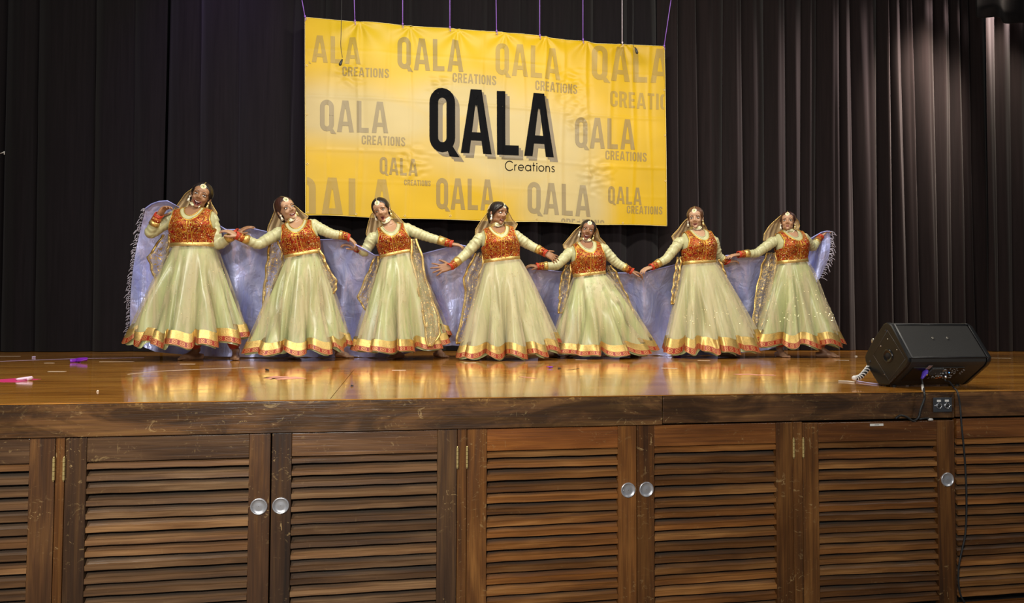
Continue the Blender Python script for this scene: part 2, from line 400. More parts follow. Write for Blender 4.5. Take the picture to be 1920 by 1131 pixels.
# ------------------------------------------------------------------ curtains
def velvet(name, base):
    n = NT(name)
    v = n.coord('Object', (40, 40, 1.2)); g = n.noise(v, 1, 3, .6)
    c = n.mix(.5, base, n.ramp(g, [(.3, .6), (.7, 1.4)]), 'MULTIPLY')
    weave = n.noise(n.coord('Object', (260, 260, 260)), 1, 2)
    return n.P(base=c, rough=.95, spec=.12, sheen=.10, normal=n.bump(weave, .3, .001))
M['velvet'] = velvet('black_velvet', (.0088, .0070, .0082))
M['velvet_brown'] = velvet('brown_black_velvet', (.0135, .0092, .0096))
def curtain(x0, x1, Y, z0, z1, pitch, amp, mat, label, seed, sub=.35):
    rnd = random.Random(seed); ks = [x0]
    while ks[-1] < x1: ks.append(ks[-1]+pitch*rnd.uniform(.62, 1.4))
    ks = np.array(ks); amps = [amp*rnd.uniform(.65, 1.25) for _ in ks]; skew = [rnd.uniform(.3, .7) for _ in ks]; drift = [rnd.uniform(-.05, .05) for _ in ks]
    def off(x, z):
        x = x+interp(x, ks, drift)*(z-z0)/3*.9
        i = int(np.clip(np.searchsorted(ks, x)-1, 0, len(ks)-2)); t = (x-ks[i])/(ks[i+1]-ks[i]); t = min(max(t, 0), 1)
        tt = .5*t/skew[i] if t < skew[i] else .5+.5*(t-skew[i])/(1-skew[i])
        y = -amps[i]*math.sin(pi*tt)**.75
        y += -sub*amp*.45*abs(math.sin(tt*pi*2+skew[i]*6))*math.sin(pi*tt)
        y += .006*math.sin(x*13+z*.9)+.0025*math.sin(x*57+z*1.7+seed)
        return y
    nx = int((x1-x0)/.014); nz = 26
    def P(u, v):
        x = lerp(x0, x1, u); z = lerp(z0, z1, v); return (x, Y+off(x, z), z)
    mb = MB().grid(P, nx, nz); o = mb.build('stage_curtain', mat)
    place(o, ((x0+x1)/2, Y, z0)); tag(o, label, 'curtain', 'stage curtains'); return o
curtain(-7.9, -2.61, 5.62, ZS+.006, 6.2, .43, .15, M['velvet'], 'black velvet curtain at the far left with broad soft folds', 3, .12)
curtain(-2.6, 3.45, 5.60, ZS+.006, 6.2, .40, .13, M['velvet'], 'black curtain hanging behind the yellow banner and most dancers', 11, .12)
curtain(3.46, 8.32, 5.60, ZS+.006, 6.2, .25, .17, M['velvet_brown'], 'brownish black curtain right of the banner with narrow lit folds', 5)
# right-hand leg: a separate curtain nearer the front, its top cut by a black border
A = at(1846, 300, 5.0); B = at(1920, 300, 4.85)
curtain(A.x, A.x+.62, 5.0, ZS+.006, 6.2, .20, .08, M['velvet_brown'], 'brown curtain leg hanging beyond the dark gap near the right edge', 21)
curtain(A.x+.66, A.x+1.6, 4.86, ZS+.006, 6.2, .35, .06, M['velvet_brown'], 'smooth curtain leg cut off by the right edge of the photo', 23)
# black border across the top right
p0 = at(1832, 30, 4.2); p1 = at(1925, 40, 4.2)
mb = MB()
def P(u, v):
    x = lerp(p0.x, p1.x+1.2, u); zb = p0.z+interp(u, [0, .17, .2, .36, .42, 1], [0, .0, -.04, -.045, -.10, -.02]); return (x, 4.2+.03*math.sin(x*17), lerp(zb, 6.3, v))
mb.grid(P, 90, 6); o = mb.build('curtain_border', velvet('deep_black_velvet', (.0035, .003, .0035))); m = o.modifiers.new('t', 'SOLIDIFY'); m.thickness = .01
place(o, (p0.x, 4.2, 6.2)); tag(o, 'short black border hanging above the right-hand curtain legs', 'curtain')

# ------------------------------------------------------------------ banner
YB = 5.22
TL, TR, BR, BL = (at(*q, YB) for q in ((572, 33), (1245, 88), (1250, 424), (573, 404)))
top_px = [(572, 33), (665, 41), (755, 47), (845, 53), (930, 60), (1010, 68), (1060, 74), (1093, 76), (1118, 81), (1166, 82), (1245, 88)]
def topz(x):
    xs = [at(a, b, YB).x for a, b in top_px]; zs = [at(a, b, YB).z for a, b in top_px]; return interp(x, xs, zs)
creases = [(.065, .6), (.14, 1), (.215, .8), (.275, 1), (.39, .7), (.475, .8), (.53, 1), (.585, .7), (.65, 1), (.70, .6), (.77, 1), (.84, .5), (.905, .8), (.955, .7)]
from mathutils import noise as MN
def bdisp(u, v):
    "u left-right, v bottom-top; outward (towards the hall) displacement in metres"
    d = .016*math.sin(u*13+.6*math.sin(v*3))+.008*math.sin(u*31+v*2)
    for c, a in creases:
        t = (u-c-.004*math.sin(v*6+c*40))/.0045; d += a*.0062*math.exp(-t*t)-a*.0042*math.exp(-((t-2.6)/1.6)**2)
    for c, a in ((.33, 1), (.60, 1.1), (.17, .4), (.84, .5)):
        t = (v-c-.012*math.sin(u*5))/.007; d += a*.0065*math.exp(-t*t)*(.4+.6*abs(MN.noise(V((u*9, c*7, 0)))))
    for gx in (.14, .275, .405, .535, .65, .77, .88):       # pull folds below the tied grommets
        r = math.hypot((u-gx)*2.2, (1-v)*1.0)
        if r < .35: d += .010*(1-r/.35)**1.5*math.cos(math.atan2((u-gx)*2.2, 1-v)*7+gx*9)
    for cx, cy, rr in ((.72, .72, .14), (.80, .26, .13), (.28, .29, .12), (.36, .70, .10), (.12, .72, .09), (.75, .56, .1)):
        r = math.hypot((u-cx)*1.9, v-cy)/rr
        if r < 1: d += .013*(1-r)*MN.noise(V((u*46+cx*9, v*40, 2)))*2
    d += .0035*MN.noise(V((u*14, v*9, 5)))
    return d
def bsurf(x, z, off=0):
    u = (x-TL.x)/(TR.x-TL.x); v = (z-BL.z)/(TL.z-BL.z); return V((x, YB-bdisp(u, v)-off, z))
def bP(u, v):
    xl, xr = lerp(BL.x, TL.x, v), lerp(BR.x, TR.x, v); x = lerp(xl, xr, u)
    zb = lerp(BL.z, BR.z, u)+.006*math.sin(u*22); z = lerp(zb, topz(x), v); q = bsurf(x, z); return q
def banner_mat(name='printed_yellow_vinyl', dark=None):
    n = NT(name)
    uv = n.new('ShaderNodeTexCoord').outputs['UV']; sep = n.new('ShaderNodeSeparateXYZ', {0: uv}); u, v = sep.outputs[0], sep.outputs[1]
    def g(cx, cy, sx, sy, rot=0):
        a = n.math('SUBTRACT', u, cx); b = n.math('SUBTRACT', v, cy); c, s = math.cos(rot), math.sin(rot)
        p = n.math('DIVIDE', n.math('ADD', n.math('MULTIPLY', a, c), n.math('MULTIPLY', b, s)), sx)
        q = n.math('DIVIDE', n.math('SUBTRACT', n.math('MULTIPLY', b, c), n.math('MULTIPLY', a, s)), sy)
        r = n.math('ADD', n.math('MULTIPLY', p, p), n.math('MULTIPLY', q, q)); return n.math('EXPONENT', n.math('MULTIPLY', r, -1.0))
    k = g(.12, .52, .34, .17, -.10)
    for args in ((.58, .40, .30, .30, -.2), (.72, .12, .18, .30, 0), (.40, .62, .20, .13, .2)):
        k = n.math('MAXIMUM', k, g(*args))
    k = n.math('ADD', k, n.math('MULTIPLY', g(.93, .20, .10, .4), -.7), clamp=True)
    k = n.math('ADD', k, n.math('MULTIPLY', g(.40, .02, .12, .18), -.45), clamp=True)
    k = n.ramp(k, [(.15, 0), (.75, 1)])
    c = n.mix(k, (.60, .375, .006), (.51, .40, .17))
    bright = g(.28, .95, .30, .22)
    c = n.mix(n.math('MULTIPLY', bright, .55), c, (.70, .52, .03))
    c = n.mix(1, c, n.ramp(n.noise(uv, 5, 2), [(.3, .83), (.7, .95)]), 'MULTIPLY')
    if dark: c = n.mix(dark, c, (.14, .11, .075))
    return n.P(base=c, rough=.40, spec=.25)
ban = thing('printed_banner', 'large yellow and cream vinyl banner hanging by cords behind the dancers', 'banner', V(((TL.x+TR.x)/2, YB, BL.z)))
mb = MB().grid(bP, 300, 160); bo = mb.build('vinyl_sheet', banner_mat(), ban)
mm = bo.modifiers.new('t', 'SOLIDIFY'); mm.thickness = .001; mm.offset = 1
hem = MB()
for e in range(4):
    pts = [bP(t, 1) if e == 0 else bP(t, 0) if e == 1 else bP(0, t) if e == 2 else bP(1, t) for t in [k/120 for k in range(121)]]
    hem.tube([p-V((0, .002, 0)) for p in pts], .0028, 6)
hem.build('hem', simple('hem_edge', (.75, .62, .25), .5), ban)
# --- block capitals as strips
S_ = .155
def seg_rect(a, b, s0=S_, s1=None):
    s1 = s1 or s0; a, b = V((*a, 0)), V((*b, 0)); d = (b-a).normalized(); nn = V((-d.y, d.x, 0))
    return [a+nn*s0/2, b+nn*s1/2, b-nn*s1/2, a-nn*s0/2]
def arc_strip(pts_c, s): 
    out = []
    P_ = [V((*p, 0)) for p in pts_c]
    for i in range(len(P_)-1):
        def nrm(k):
            d = (P_[min(k+1, len(P_)-1)]-P_[max(k-1, 0)]).normalized(); return V((-d.y, d.x, 0))
        n0, n1 = nrm(i), nrm(i+1); out.append([P_[i]+n0*s/2, P_[i+1]+n1*s/2, P_[i+1]-n1*s/2, P_[i]-n0*s/2])
    return out
def stadium(w, s, a0, a1, n=26, h=1.0):
    "centre line of a rounded-rectangle ring, parameter in turns, from a0 to a1, counter-clockwise from the right middle"
    r = w/2-s/2; pts = []
    for k in range(n+1):
        t = a0+(a1-a0)*k/n; t %= 1; hh = h-s; L = hh-2*r; per = 2*L+2*pi*r; d = t*per
        if d < L/2: p = (r, d)
        elif d < L/2+pi*r: a = (d-L/2)/r; p = (r*math.cos(a), L/2+r*math.sin(a))
        elif d < 1.5*L+pi*r: p = (-r, L/2-(d-L/2-pi*r))
        elif d < 1.5*L+2*pi*r: a = pi+(d-1.5*L-pi*r)/r; p = (r*math.cos(a), -L/2+r*math.sin(a))
        else: p = (r, -L/2+(d-1.5*L-2*pi*r))
        pts.append((p[0]+w/2, p[1]+h/2))
    return pts
def glyph(ch, s=S_):
    w = .46
    if ch in 'OQ':
        q = arc_strip(stadium(w, s, 0, 1, 40)+stadium(w, s, .0, .01, 1)[1:], s)
        if ch == 'Q': q.append([V((.27, .17, 0)), V((.40, .12, 0)), V((.54, -.07, 0)), V((.36, -.06, 0))])
        return q, w
    if ch == 'C': return arc_strip(stadium(w, s, .055, .945, 34), s), w
    if ch == 'L': return [seg_rect((s/2, 0), (s/2, 1), s), seg_rect((s, s/2), (.40, s/2), s)], .40
    if ch == 'A': return [[V((0, 0, 0)), V((s, 0, 0)), V((.5*.56+.0, .86, 0)), V((.18, 1, 0))], [V((.56-s, 0, 0)), V((.56, 0, 0)), V((.38, 1, 0)), V((.5*.56, .86, 0))], [V((.18, 1, 0)), V((.28, .72, 0)), V((.38, 1, 0)), V((.28, 1, 0))], [V((.11, .2, 0)), V((.45, .2, 0)), V((.43, .33, 0)), V((.13, .33, 0))]], .56
    if ch == 'R':
        q = [seg_rect((s/2, 0), (s/2, 1), s), [V((.22, .46, 0)), V((.36, .46, 0)), V((.48, 0, 0)), V((.32, 0, 0))]]
        path = [(s, 1-s/2), (.26, 1-s/2), (.36, .92-s/4), (.385, .8), (.385, .66), (.36, .55), (.26, .44+s/4), (s, .44+s/4)]
        return q+arc_strip(path, s), .47
    if ch == 'E': return [seg_rect((s/2, 0), (s/2, 1), s)]+[seg_rect((s, y), (.38 if y != .5 else .35, y), s) for y in (s/2, .5, 1-s/2)], .38
    if ch == 'T': return [seg_rect((.2, 0), (.2, 1-s), s), seg_rect((0, 1-s/2), (.40, 1-s/2), s)], .40
    if ch == 'I': return [seg_rect((s/2, 0), (s/2, 1), s)], s
    if ch == 'N': return [seg_rect((s/2, 0), (s/2, 1), s), seg_rect((.48-s/2, 0), (.48-s/2, 1), s), [V((.06, 1, 0)), V((s+.04, 1, 0)), V((.42, 0, 0)), V((.48-s-.04, 0, 0))]], .48
    if ch == 'S':
        path = [(.375, .70), (.375, .82), (.30, .92), (.21, .925), (.12, .90), (.08, .80), (.09, .68), (.16, .58), (.27, .47), (.36, .36), (.375, .22), (.33, .11), (.23, .075), (.13, .10), (.08, .2), (.08, .31)]
        return arc_strip(path, s), .45
    # thin round lower-case alphabet of the subtitle (x-height .62)
    c = .3
    def ring(cx, r, a0, a1, n=22): return arc_strip([(cx+r*math.cos(R(a0+(a1-a0)*k/n)), c+r*math.sin(R(a0+(a1-a0)*k/n))) for k in range(n+1)], s)
    if ch == 'c': return arc_strip([(.42+.42*math.cos(R(a)), .46+.46*math.sin(R(a))) for a in range(40, 321, 10)], s), .78
    if ch == 'r': return [seg_rect((s/2, 0), (s/2, .6), s)]+arc_strip([(s/2, .36), (.08, .5), (.18, .575), (.26, .575)], s), .26
    if ch == 'e': return ring(.3, .27, 0, 320)+[seg_rect((.05, .3), (.57, .3), s)], .6
    if ch == 'a': return ring(.3, .27, 0, 360)+[seg_rect((.57, 0), (.57, .6), s)], .62
    if ch == 't': return [seg_rect((.12, 0), (.12, .85), s), seg_rect((0, .57), (.28, .57), s)], .28
    if ch == 'i': return [seg_rect((s/2, 0), (s/2, .58), s), seg_rect((s/2, .72), (s/2, .82), s*1.4)], s
    if ch == 'o': return ring(.3, .27, 0, 360), .6
    if ch == 'n': return [seg_rect((s/2, 0), (s/2, .58), s), seg_rect((.46, 0), (.46, .36), s)]+arc_strip([(s/2, .34), (.1, .5), (.24, .57), (.38, .52), (.46, .34)], s), .5
    if ch == 's': return arc_strip([(.32, .50), (.22, .57), (.1, .54), (.06, .44), (.14, .34), (.28, .26), (.34, .15), (.27, .04), (.14, .02), (.04, .1)], s), .38
def clip_poly(poly, keep):
    for ax, sgn, lim in keep:
        out = []
        for i in range(len(poly)):
            a, b = poly[i], poly[(i+1) % len(poly)]; da = sgn*(lim-a[ax]); db = sgn*(lim-b[ax])
            if da >= 0: out.append(a)
            if (da >= 0) != (db >= 0): t = da/(da-db); out.append(a.lerp(b, t))
        poly = out
        if len(poly) < 3: return []
    return poly
def crop(cx, cy): return at(540+cx/2.57, cy/2.57, YB)
xmin, xmax = max(TL.x, BL.x)+.012, min(TR.x, BR.x)-.01
def text(word, tl, bl, br, mat, off, s=S_, gap=.10, shift=(0, 0)):
    "tl = top left, bl = bottom left, br = bottom right of the word, crop pixels on the flat banner plane"
    o, x, y = crop(*bl), crop(*br), crop(*tl); ex = x-o; ey = y-o; ex.y = ey.y = 0
    gl = [glyph(c, s) for c in word]; W = sum(g[1] for g in gl)+gap*(len(gl)-1); cur = 0; mb = MB()
    zmin = BL.z+.02
    for qs, wd in gl:
        mb = MB()
        for q in qs:
            ws = [o+ex*((cur+p.x)/W)+ey*p.y+V((shift[0], 0, shift[1])) for p in q]
            n1 = max(1, int(max((ws[1]-ws[0]).length, (ws[2]-ws[3]).length)/.02)); n2 = max(1, int(max((ws[3]-ws[0]).length, (ws[2]-ws[1]).length)/.02))
            for i in range(n1):
                for j in range(n2):
                    def B_(a, b): return ws[0].lerp(ws[1], a).lerp(ws[3].lerp(ws[2], a), b)
                    cell = [B_(i/n1, j/n2), B_((i+1)/n1, j/n2), B_((i+1)/n1, (j+1)/n2), B_(i/n1, (j+1)/n2)]
                    cell = clip_poly(cell, ((0, 1, xmax), (0, -1, xmin), (2, -1, zmin)))
                    if not cell: continue
                    nn = (cell[1]-cell[0]).cross(cell[2]-cell[0])
                    if nn.y > 0: cell = cell[::-1]
                    mb.add([bsurf(p.x, p.z, off) for p in cell], [tuple(range(len(cell)))], [((p.x-TL.x)/(TR.x-TL.x), (p.z-BL.z)/(TL.z-BL.z)) for p in cell])
        cur += wd+gap
        if mb.v: mb.build('letter', mat, ban)
PF = banner_mat('faded_print', .62); PF2 = banner_mat('faint_print', .46); PS = banner_mat('shadow_print', .88); PK = simple('black_print', (.004, .004, .005), .6, spec=.03)
text('QALA', (682, 418), (682, 730), (1280, 760), PS, .0030, shift=(.055, -.055))
text('QALA', (682, 418), (682, 730), (1280, 760), PS, .0040, shift=(.028, -.028))
text('QALA', (682, 418), (682, 730), (1280, 760), PK, .0062)
text('creations', (1047, 773), (1047, 822), (1285, 831), PK, .0062, s=.085, gap=.13)
for w_, a, b, c, m in (('QALA', (38, 168), (38, 298), (350, 312), PF2), ('CREATIONS', (262, 322), (262, 366), (487, 378), PF),
        ('QALA', (528, 175), (528, 330), (845, 347), PF), ('CREATIONS', (793, 350), (793, 396), (1003, 412), PF),
        ('QALA', (1000, 207), (1000, 360), (1312, 387), PF2), ('CREATIONS', (1190, 390), (1190, 436), (1395, 452), PF),
        ('QALA', (1465, 215), (1465, 382), (1835, 405), PF2), ('CREATIONS', (1553, 435), (1553, 512), (1915, 540), PF2),
        ('QALA', (155, 482), (155, 635), (483, 643), PF), ('CREATIONS', (355, 652), (355, 696), (565, 705), PF),
        ('QALA', (1385, 562), (1385, 710), (1672, 722), PF), ('CREATIONS', (1530, 724), (1530, 768), (1728, 780), PF),
        ('QALA', (442, 757), (442, 840), (625, 848), PF), ('CREATIONS', (560, 865), (560, 892), (688, 896), PF),
        ('QALA', (38, 852), (38, 1075), (510, 1085), PF2), ('QALA', (715, 855), (715, 1006), (995, 1016), PF),
        ('QALA', (1153, 877), (1153, 1030), (1460, 1044), PF), ('CREATIONS', (1315, 1052), (1315, 1098), (1525, 1106), PF),
        ('QALA', (1543, 896), (1543, 980), (1705, 988), PF), ('CREATIONS', (1633, 990), (1633, 1028), (1803, 1034), PF)):
    text(w_, a, b, c, m, .0042)
# grommets, cords
cords = [((565, -6), (572, 33)), ((664, -6), (665.5, 41)), ((755, -6), (755, 47)), ((843.5, -6), (843.5, 53)), ((930, -6), (931, 60)), ((1012, -6), (1012, 68)), ((1093, -6), (1093, 76)), ((1166.5, -6), (1166.5, 82)), ((1259, -6), (1245, 88))]
CP = simple('purple_cord', (.30, .13, .62), .5); CW = simple('white_cord', (.75, .65, .72), .5)
for i, ((x0, y0), (x1, y1)) in enumerate(cords):
    a = at(x0, y0, YB-.01); b = at(x1, y1, YB-.016); d = (a-b); top = b+d*((6.05-b.z)/d.z)
    r = MB().tube([top, a, b+V((0, 0, .004))], .0052, 6).build('hanging_cord', CW if i == 7 else CP, ban)
    if i == 7: r['label'] = 'whitish cord among the purple ones'
    k = MB(); k.blob(b+V((0, -.008, .012)), .011, .009, .014, n=8, m=6); k.tube([b+V((0, -.01, .005)), b+V((.006, -.016, -.02)), b+V((.004, -.018, -.045))], .003, 5)
    k.build('knot', CW if i == 7 else CP, r)
def grommet(p):
    g = MB(); rs = []
    for r_, y_ in ((.013, 0), (.0125, -.003), (.009, -.004), (.006, -.002), (.006, .002)):
        rs.append([(p.x+r_*math.cos(2*pi*k/14), p.y-.004+y_, p.z+r_*math.sin(2*pi*k/14)) for k in range(14)])
    g.rings(rs, cap=False).build('eyelet', M['brass'], ban)
for (_, (x1, y1)) in cords: q = at(x1, y1+3, YB); grommet(bsurf(q.x+(.02 if x1 < 580 else -.02 if x1 > 1240 else 0), q.z))
for x1, y1 in ((576, 124), (576, 215), (577, 308), (577, 399), (668, 402), (759, 405), (845, 404), (930, 409), (1006, 411), (1085, 413), (1168, 418), (1244, 170), (1246, 255), (1247, 340)):
    q = at(x1, y1, YB); grommet(bsurf(q.x, q.z))
bt = MB().tube([(-2.2, YB, 6.06), (5.2, YB, 6.06)], .024, 12).build('batten_pipe', M['steel']); place(bt, (1.5, YB, 6.06)); tag(bt, 'steel batten pipe above the frame from which the banner cords hang', 'pipe')
# hanging microphones
def mic(name_label, wire, cap, Y, col, grp='hanging stage microphones'):
    pts = [at(x, y, Y) for x, y in wire]; pts = [V((pts[0].x, Y, 6.05))]+pts
    r = thing('hanging_microphone', name_label, 'microphone', pts[-1], grp)
    MB().tube(smooth_path(pts, 24), .0035, 6).build('cable', M['black_rubber'], r)
    a, b = at(*cap[0], Y), at(*cap[1], Y); d = (b-a)
    MB().tube([a, a+d*.15, a+d*.55, a+d*.85, b], [.006, .010, .015, .017, .009], 12).build('capsule', col, r)
mic('small black microphone hanging on a wire over the left end of the banner', [(640, 40), (639, 85), (642, 108)], ((642, 111), (637, 123)), 5.0, M['black_rubber'])
mic('small black microphone hanging over the top right of the banner', [(1187, 30), (1187, 82), (1191, 90)], ((1191, 89), (1195, 101)), 5.0, M['black_rubber'])
mic('small tan microphone hanging at the top right corner above the curtain border', [(1892, -10), (1893, 3)], ((1894, 4), (1898, 15)), 4.5, simple('tan_foam', (.5, .28, .1), .7))
# lint on the curtain
for (pts, lb) in (([(1455, 191), (1458, 187), (1460, 183)], 'scrap of white thread caught on the right-hand curtain'), ([(0, 288), (6, 286), (8, 284), (8, 290)], 'bent pale wire end sticking out at the left edge of the curtain')):
    q = [at(x, y, 5.47) for x, y in pts]; o = MB().tube(q, .005, 6).build('thread_scrap', M['white_plastic']); place(o, q[0]); tag(o, lb, 'thread')
# ------------------------------------------------------------------ wedge monitor
XL, XR = 2.60, 3.085
def sY(y): return y
prof = [(.082, .162), (.205, .332), (.225, .341), (.248, .342), (.266, .334), (.350, .245), (.408, .170), (.418, .150), (.414, .125), (.398, .098), (.318, .014), (.305, .006), (.250, .006), (.232, .012), (.100, .118), (.084, .140)]
def texture_black(name, base=(.016, .0155, .015)):
    n = NT(name); h = n.noise(n.coord('Object', (420, 420, 420)), 1, 2, .6)
    return n.P(base=base, rough=.55, spec=.5, normal=n.bump(h, .5, .002))
MS = texture_black('speaker_paint', (.022, .020, .018)); MSM = simple('speaker_moulding', (.0055, .005, .005), .42)
sp = thing('floor_monitor_speaker', 'black wedge stage monitor lying at the front edge of the stage on the right', 'speaker', (2.84, .24, ZS))
P3 = lambda y, z, x: V((x, y, ZS+z))
body = MB(); n = len(prof); pr3 = []
for x, k in ((XL+.016, .955), (XL+.022, .985), (XR-.03, .985), (XR-.022, .955)):
    cy, cz = .25, .17; pr3.append([P3(cy+(y-cy)*k, cz+(z-cz)*k, x) for y, z in prof])
body.rings(pr3); bo = body.build('cabinet', MS, sp, auto=30)
for side, (xa, xb) in enumerate(((XL, XL+.018), (XR-.02, XR))):
    e = MB(); cy, cz = .25, .17; s = -1 if side == 0 else 1
    xs = ((xa, .955), (xa+.004, .99), (xb-.002, 1.0), (xb, .985)) if side == 0 else ((xa, .985), (xa+.002, 1.0), (xb-.003, .99), (xb+.012, .93))
    e.rings([[P3(cy+(y-cy)*k, cz+(z-cz)*k, x) for y, z in prof] for x, k in xs]); eo = e.build('end_cap', MSM, sp, auto=30)
    xo = xa if side == 0 else xb+.012
    if side == 0:      # round pole socket with recessed cup, cover plate seam, bolts
        c = V((xo, .232, ZS+.165)); cup = MB()
        cup.rings([[(c.x+dx, c.y+r*math.cos(2*pi*k/28), c.z+r*math.sin(2*pi*k/28)) for k in range(28)] for r, dx in ((.037, .0005), (.036, -.004), (.031, -.005), (.026, -.0035), (.022, -.0015), (.014, .0))], cap=False)
        cup.build('pole_socket', simple('socket_black', (.012, .012, .012), .18), eo)
        MB().disc((c.x-.0012, c.y, c.z), (-1, 0, 0), .0175, .0006, 20).build('socket_hole', M['dark'], eo)
        seam = MB(); q = [(.105, .155), (.232, .30), (.345, .165), (.225, .035)]
        for i in range(4):
            a, b = q[i], q[(i+1) % 4]; seam.tube([P3(*a, xo-.0006), P3(*b, xo-.0006)], .0011, 5)
        seam.build('cover_seam', simple('seam_grey', (.07, .065, .06), .4), eo)
        for (y, z, r) in ((.245, .298, .008), (.372, .128, .009), (.232, .255, .0035), (.165, .20, .003), (.26, .065, .003), (.285, .215, .004)):
            MB().disc((xo+.0005, y, ZS+z), (-1, 0, 0), r, .003, 12, r*.7).build('bolt', M['steel'] if r < .005 else simple('bolt_black', (.05, .05, .055), .25, .6), eo)
# top panel details: two fly points on the slope facing us
A, Bv = P3(.082, .162, 0), P3(.205, .332, 0); sl = (Bv-A); nrm = V((0, -sl.z, sl.y)).normalized()
if nrm.z < 0: nrm = -nrm
for px in (1749.5, 1777):
    d = ray(px, 634); t = ((A+V((0, 0, 0))-CAM).dot(nrm))/d.dot(nrm); q = CAM+d*t
    fp = MB(); fp.disc(q-nrm*.004, nrm, .0085, .0055, 16, .0075); fp.build('fly_point', simple('fly_point_metal', (.22, .2, .17), .35, .8), sp)
ridge = MB()
for yz in ((.0835, .165), (.206, .334)):
    ridge.tube([P3(yz[0]+.002, yz[1]-.003, XL+.02), P3(yz[0]+.002, yz[1]-.003, XR-.02)], .0045, 8)
ridge.build('panel_edge', MSM, sp)
trim = MB().tube([P3(.0822, .164, XL+.019), P3(.205, .334, XL+.019)], .0022, 6).tube([P3(.0845, .165, XL+.0245), P3(.207, .335, XL+.0245)], .0014, 6)
trim.build('edge_trim', simple('edge_grey', (.16, .155, .15), .35), sp)
# rear lower panel with its connectors: plane from (.084,.14) down to (.232,.012)
C0 = V((0, .096, ZS+.121)); C1 = V((0, .236, ZS+.012)); dn = (C1-C0).normalized(); on = V((0, dn.z, -dn.y)).normalized()
if on.y > 0: on = -on
def pn(x, t, o=0): return V((x, 0, 0))+C0+dn*t+on*o
def pbox(mb, x, t, wx, wt, h, o0=0):
    q = [pn(x-wx/2, t-wt/2, o0), pn(x+wx/2, t-wt/2, o0), pn(x+wx/2, t+wt/2, o0), pn(x-wx/2, t+wt/2, o0)]; q2 = [p+on*h for p in q]
    return mb.add(q+q2, [(0, 3, 2, 1), (4, 5, 6, 7), (0, 1, 5, 4), (1, 2, 6, 5), (2, 3, 7, 6), (3, 0, 4, 7)])
panel = MB(); pbox(panel, 2.80, .075, .30, .115, .004, -.004+.003); po = panel.build('input_panel', MSM, sp, smooth=False)
off = .003
hs = MB()
for k in range(8): pbox(hs, 2.762+k*.0085, .045, .004, .055, .008, off)
hs.build('heat_sink_fin', simple('fin_grey', (.07, .07, .07), .4), po, smooth=False)
for i, (x, t) in enumerate(((2.845, .040), (2.865, .075), (2.838, .090))):
    h = MB(); c = pn(x, t, off); h.tube([c, c+on*.004, c+on*.004, c+on*.001], [.0115, .0115, .008, .007], 16); h.build('input_jack', M['steel'] if i != 1 else M['black_rubber'], po)
for i in range(9):
    x = 2.80+(i % 5)*.0165+(.007 if i > 4 else 0); t = .060+.026*(i//5)+.004*(i % 2); c = pn(x, t, off)
    MB().tube([c, c+on*.006, c+on*.008], [.0045, .004, .002], 10).build('control_knob', simple('knob_grey', (.3, .3, .3), .35), po)
mk = MB(); rnd = random.Random(5)
for i in range(70): pbox(mk, rnd.uniform(2.79, 2.93), rnd.uniform(.025, .115), rnd.uniform(.003, .009), .0022, .0006, off)
mk = mk.build('panel_printing', simple('panel_white', (.6, .6, .58), .5), po, smooth=False); mk['kind'] = 'stuff'
lb = MB(); pbox(lb, 2.735, .012, .022, .032, .001, off); lb.build('sticker', simple('pinkish_sticker', (.38, .27, .27), .5), po, smooth=False)
lb = MB()
for k in range(6): pbox(lb, 2.955+(k % 2)*.009, .035+k*.008, .006, .004, .0006, off)
lb.build('brand_mark', simple('brand_grey', (.45, .45, .45), .5), po, smooth=False)
led = MB(); led.disc(pn(2.888, .062, off), on, .0025, .002, 8); mled = NT('blue_led'); mled.P(base=(.1, .3, 1)); mled.b.inputs['Emission Color'].default_value = (.1, .35, 1, 1); mled.b.inputs['Emission Strength'].default_value = 4
led.build('power_light', mled.m, po)
rd = MB()
for k in range(4): pbox(rd, 2.845+k*.009, .112-.003*k, .004, .010, .002, off)
rd.build('red_terminal', simple('orange_mark', (.6, .16, .05), .5), po, smooth=False)
for x in (XL+.05, XR-.05):
    for y in (.252, .300):
        MB().disc((x, y, ZS), (0, 0, 1), .011, .008, 12).build('rubber_foot', M['black_rubber'], sp)
g = MB()     # perforated grille side faces the dancers; handle bump on it
g.tube([P3(.30, .318, XL+.10), P3(.318, .322, XL+.13), P3(.318, .322, XL+.20), P3(.30, .318, XL+.23)], .008, 8); g.build('handle', MSM, sp)
lg = MB().blob(at(1637, 640, .36)+V((0, 0, .0)), .006, .012, .016); lg.build('grille_badge', simple('badge_silver', (.5, .47, .4), .3, .8), sp)

# ------------------------------------------------------------------ cables and plug
def P_(x, y, Y): return at(x, y, Y)
pl = thing('power_cable', 'black power cable with a purple plug running from the speaker over the stage edge', 'cable', gnd(1690, 742))
q0, q1 = pn(2.735, .036, off+.002), P_(1728, 711, .115)
pts = [q1, P_(1729, 716, .10), P_(1731, 726, .075), P_(1733, 736, -.03), P_(1733, 748, -.036), P_(1726, 768, -.03), P_(1722, 783, -.028), P_(1712, 789, -.022), P_(1700, 782, -.018), P_(1688, 779, -.014), P_(1679, 785, -.012)]
MB().tube(smooth_path(pts, 50), .0048, 8).build('cable', M['black_rubber'], pl)
MB().tube([q0, q0.lerp(q1, .3), q0.lerp(q1, .7), q1], [.011, .016, .010, .006], 10, flat=.7).build('plug', simple('purple_plug', (.10, .05, .50), .4), pl)
MB().disc(q0.lerp(q1, .28)+on*.0135, on, .0062, .003, 12).build('yellow_dot', simple('plug_yellow', (.8, .62, .05), .5), pl)
MB().tube([P_(1729, 722, .09), P_(1731, 732, .03)], .0062, 8).build('cable_tape', M['white_plastic'], pl)
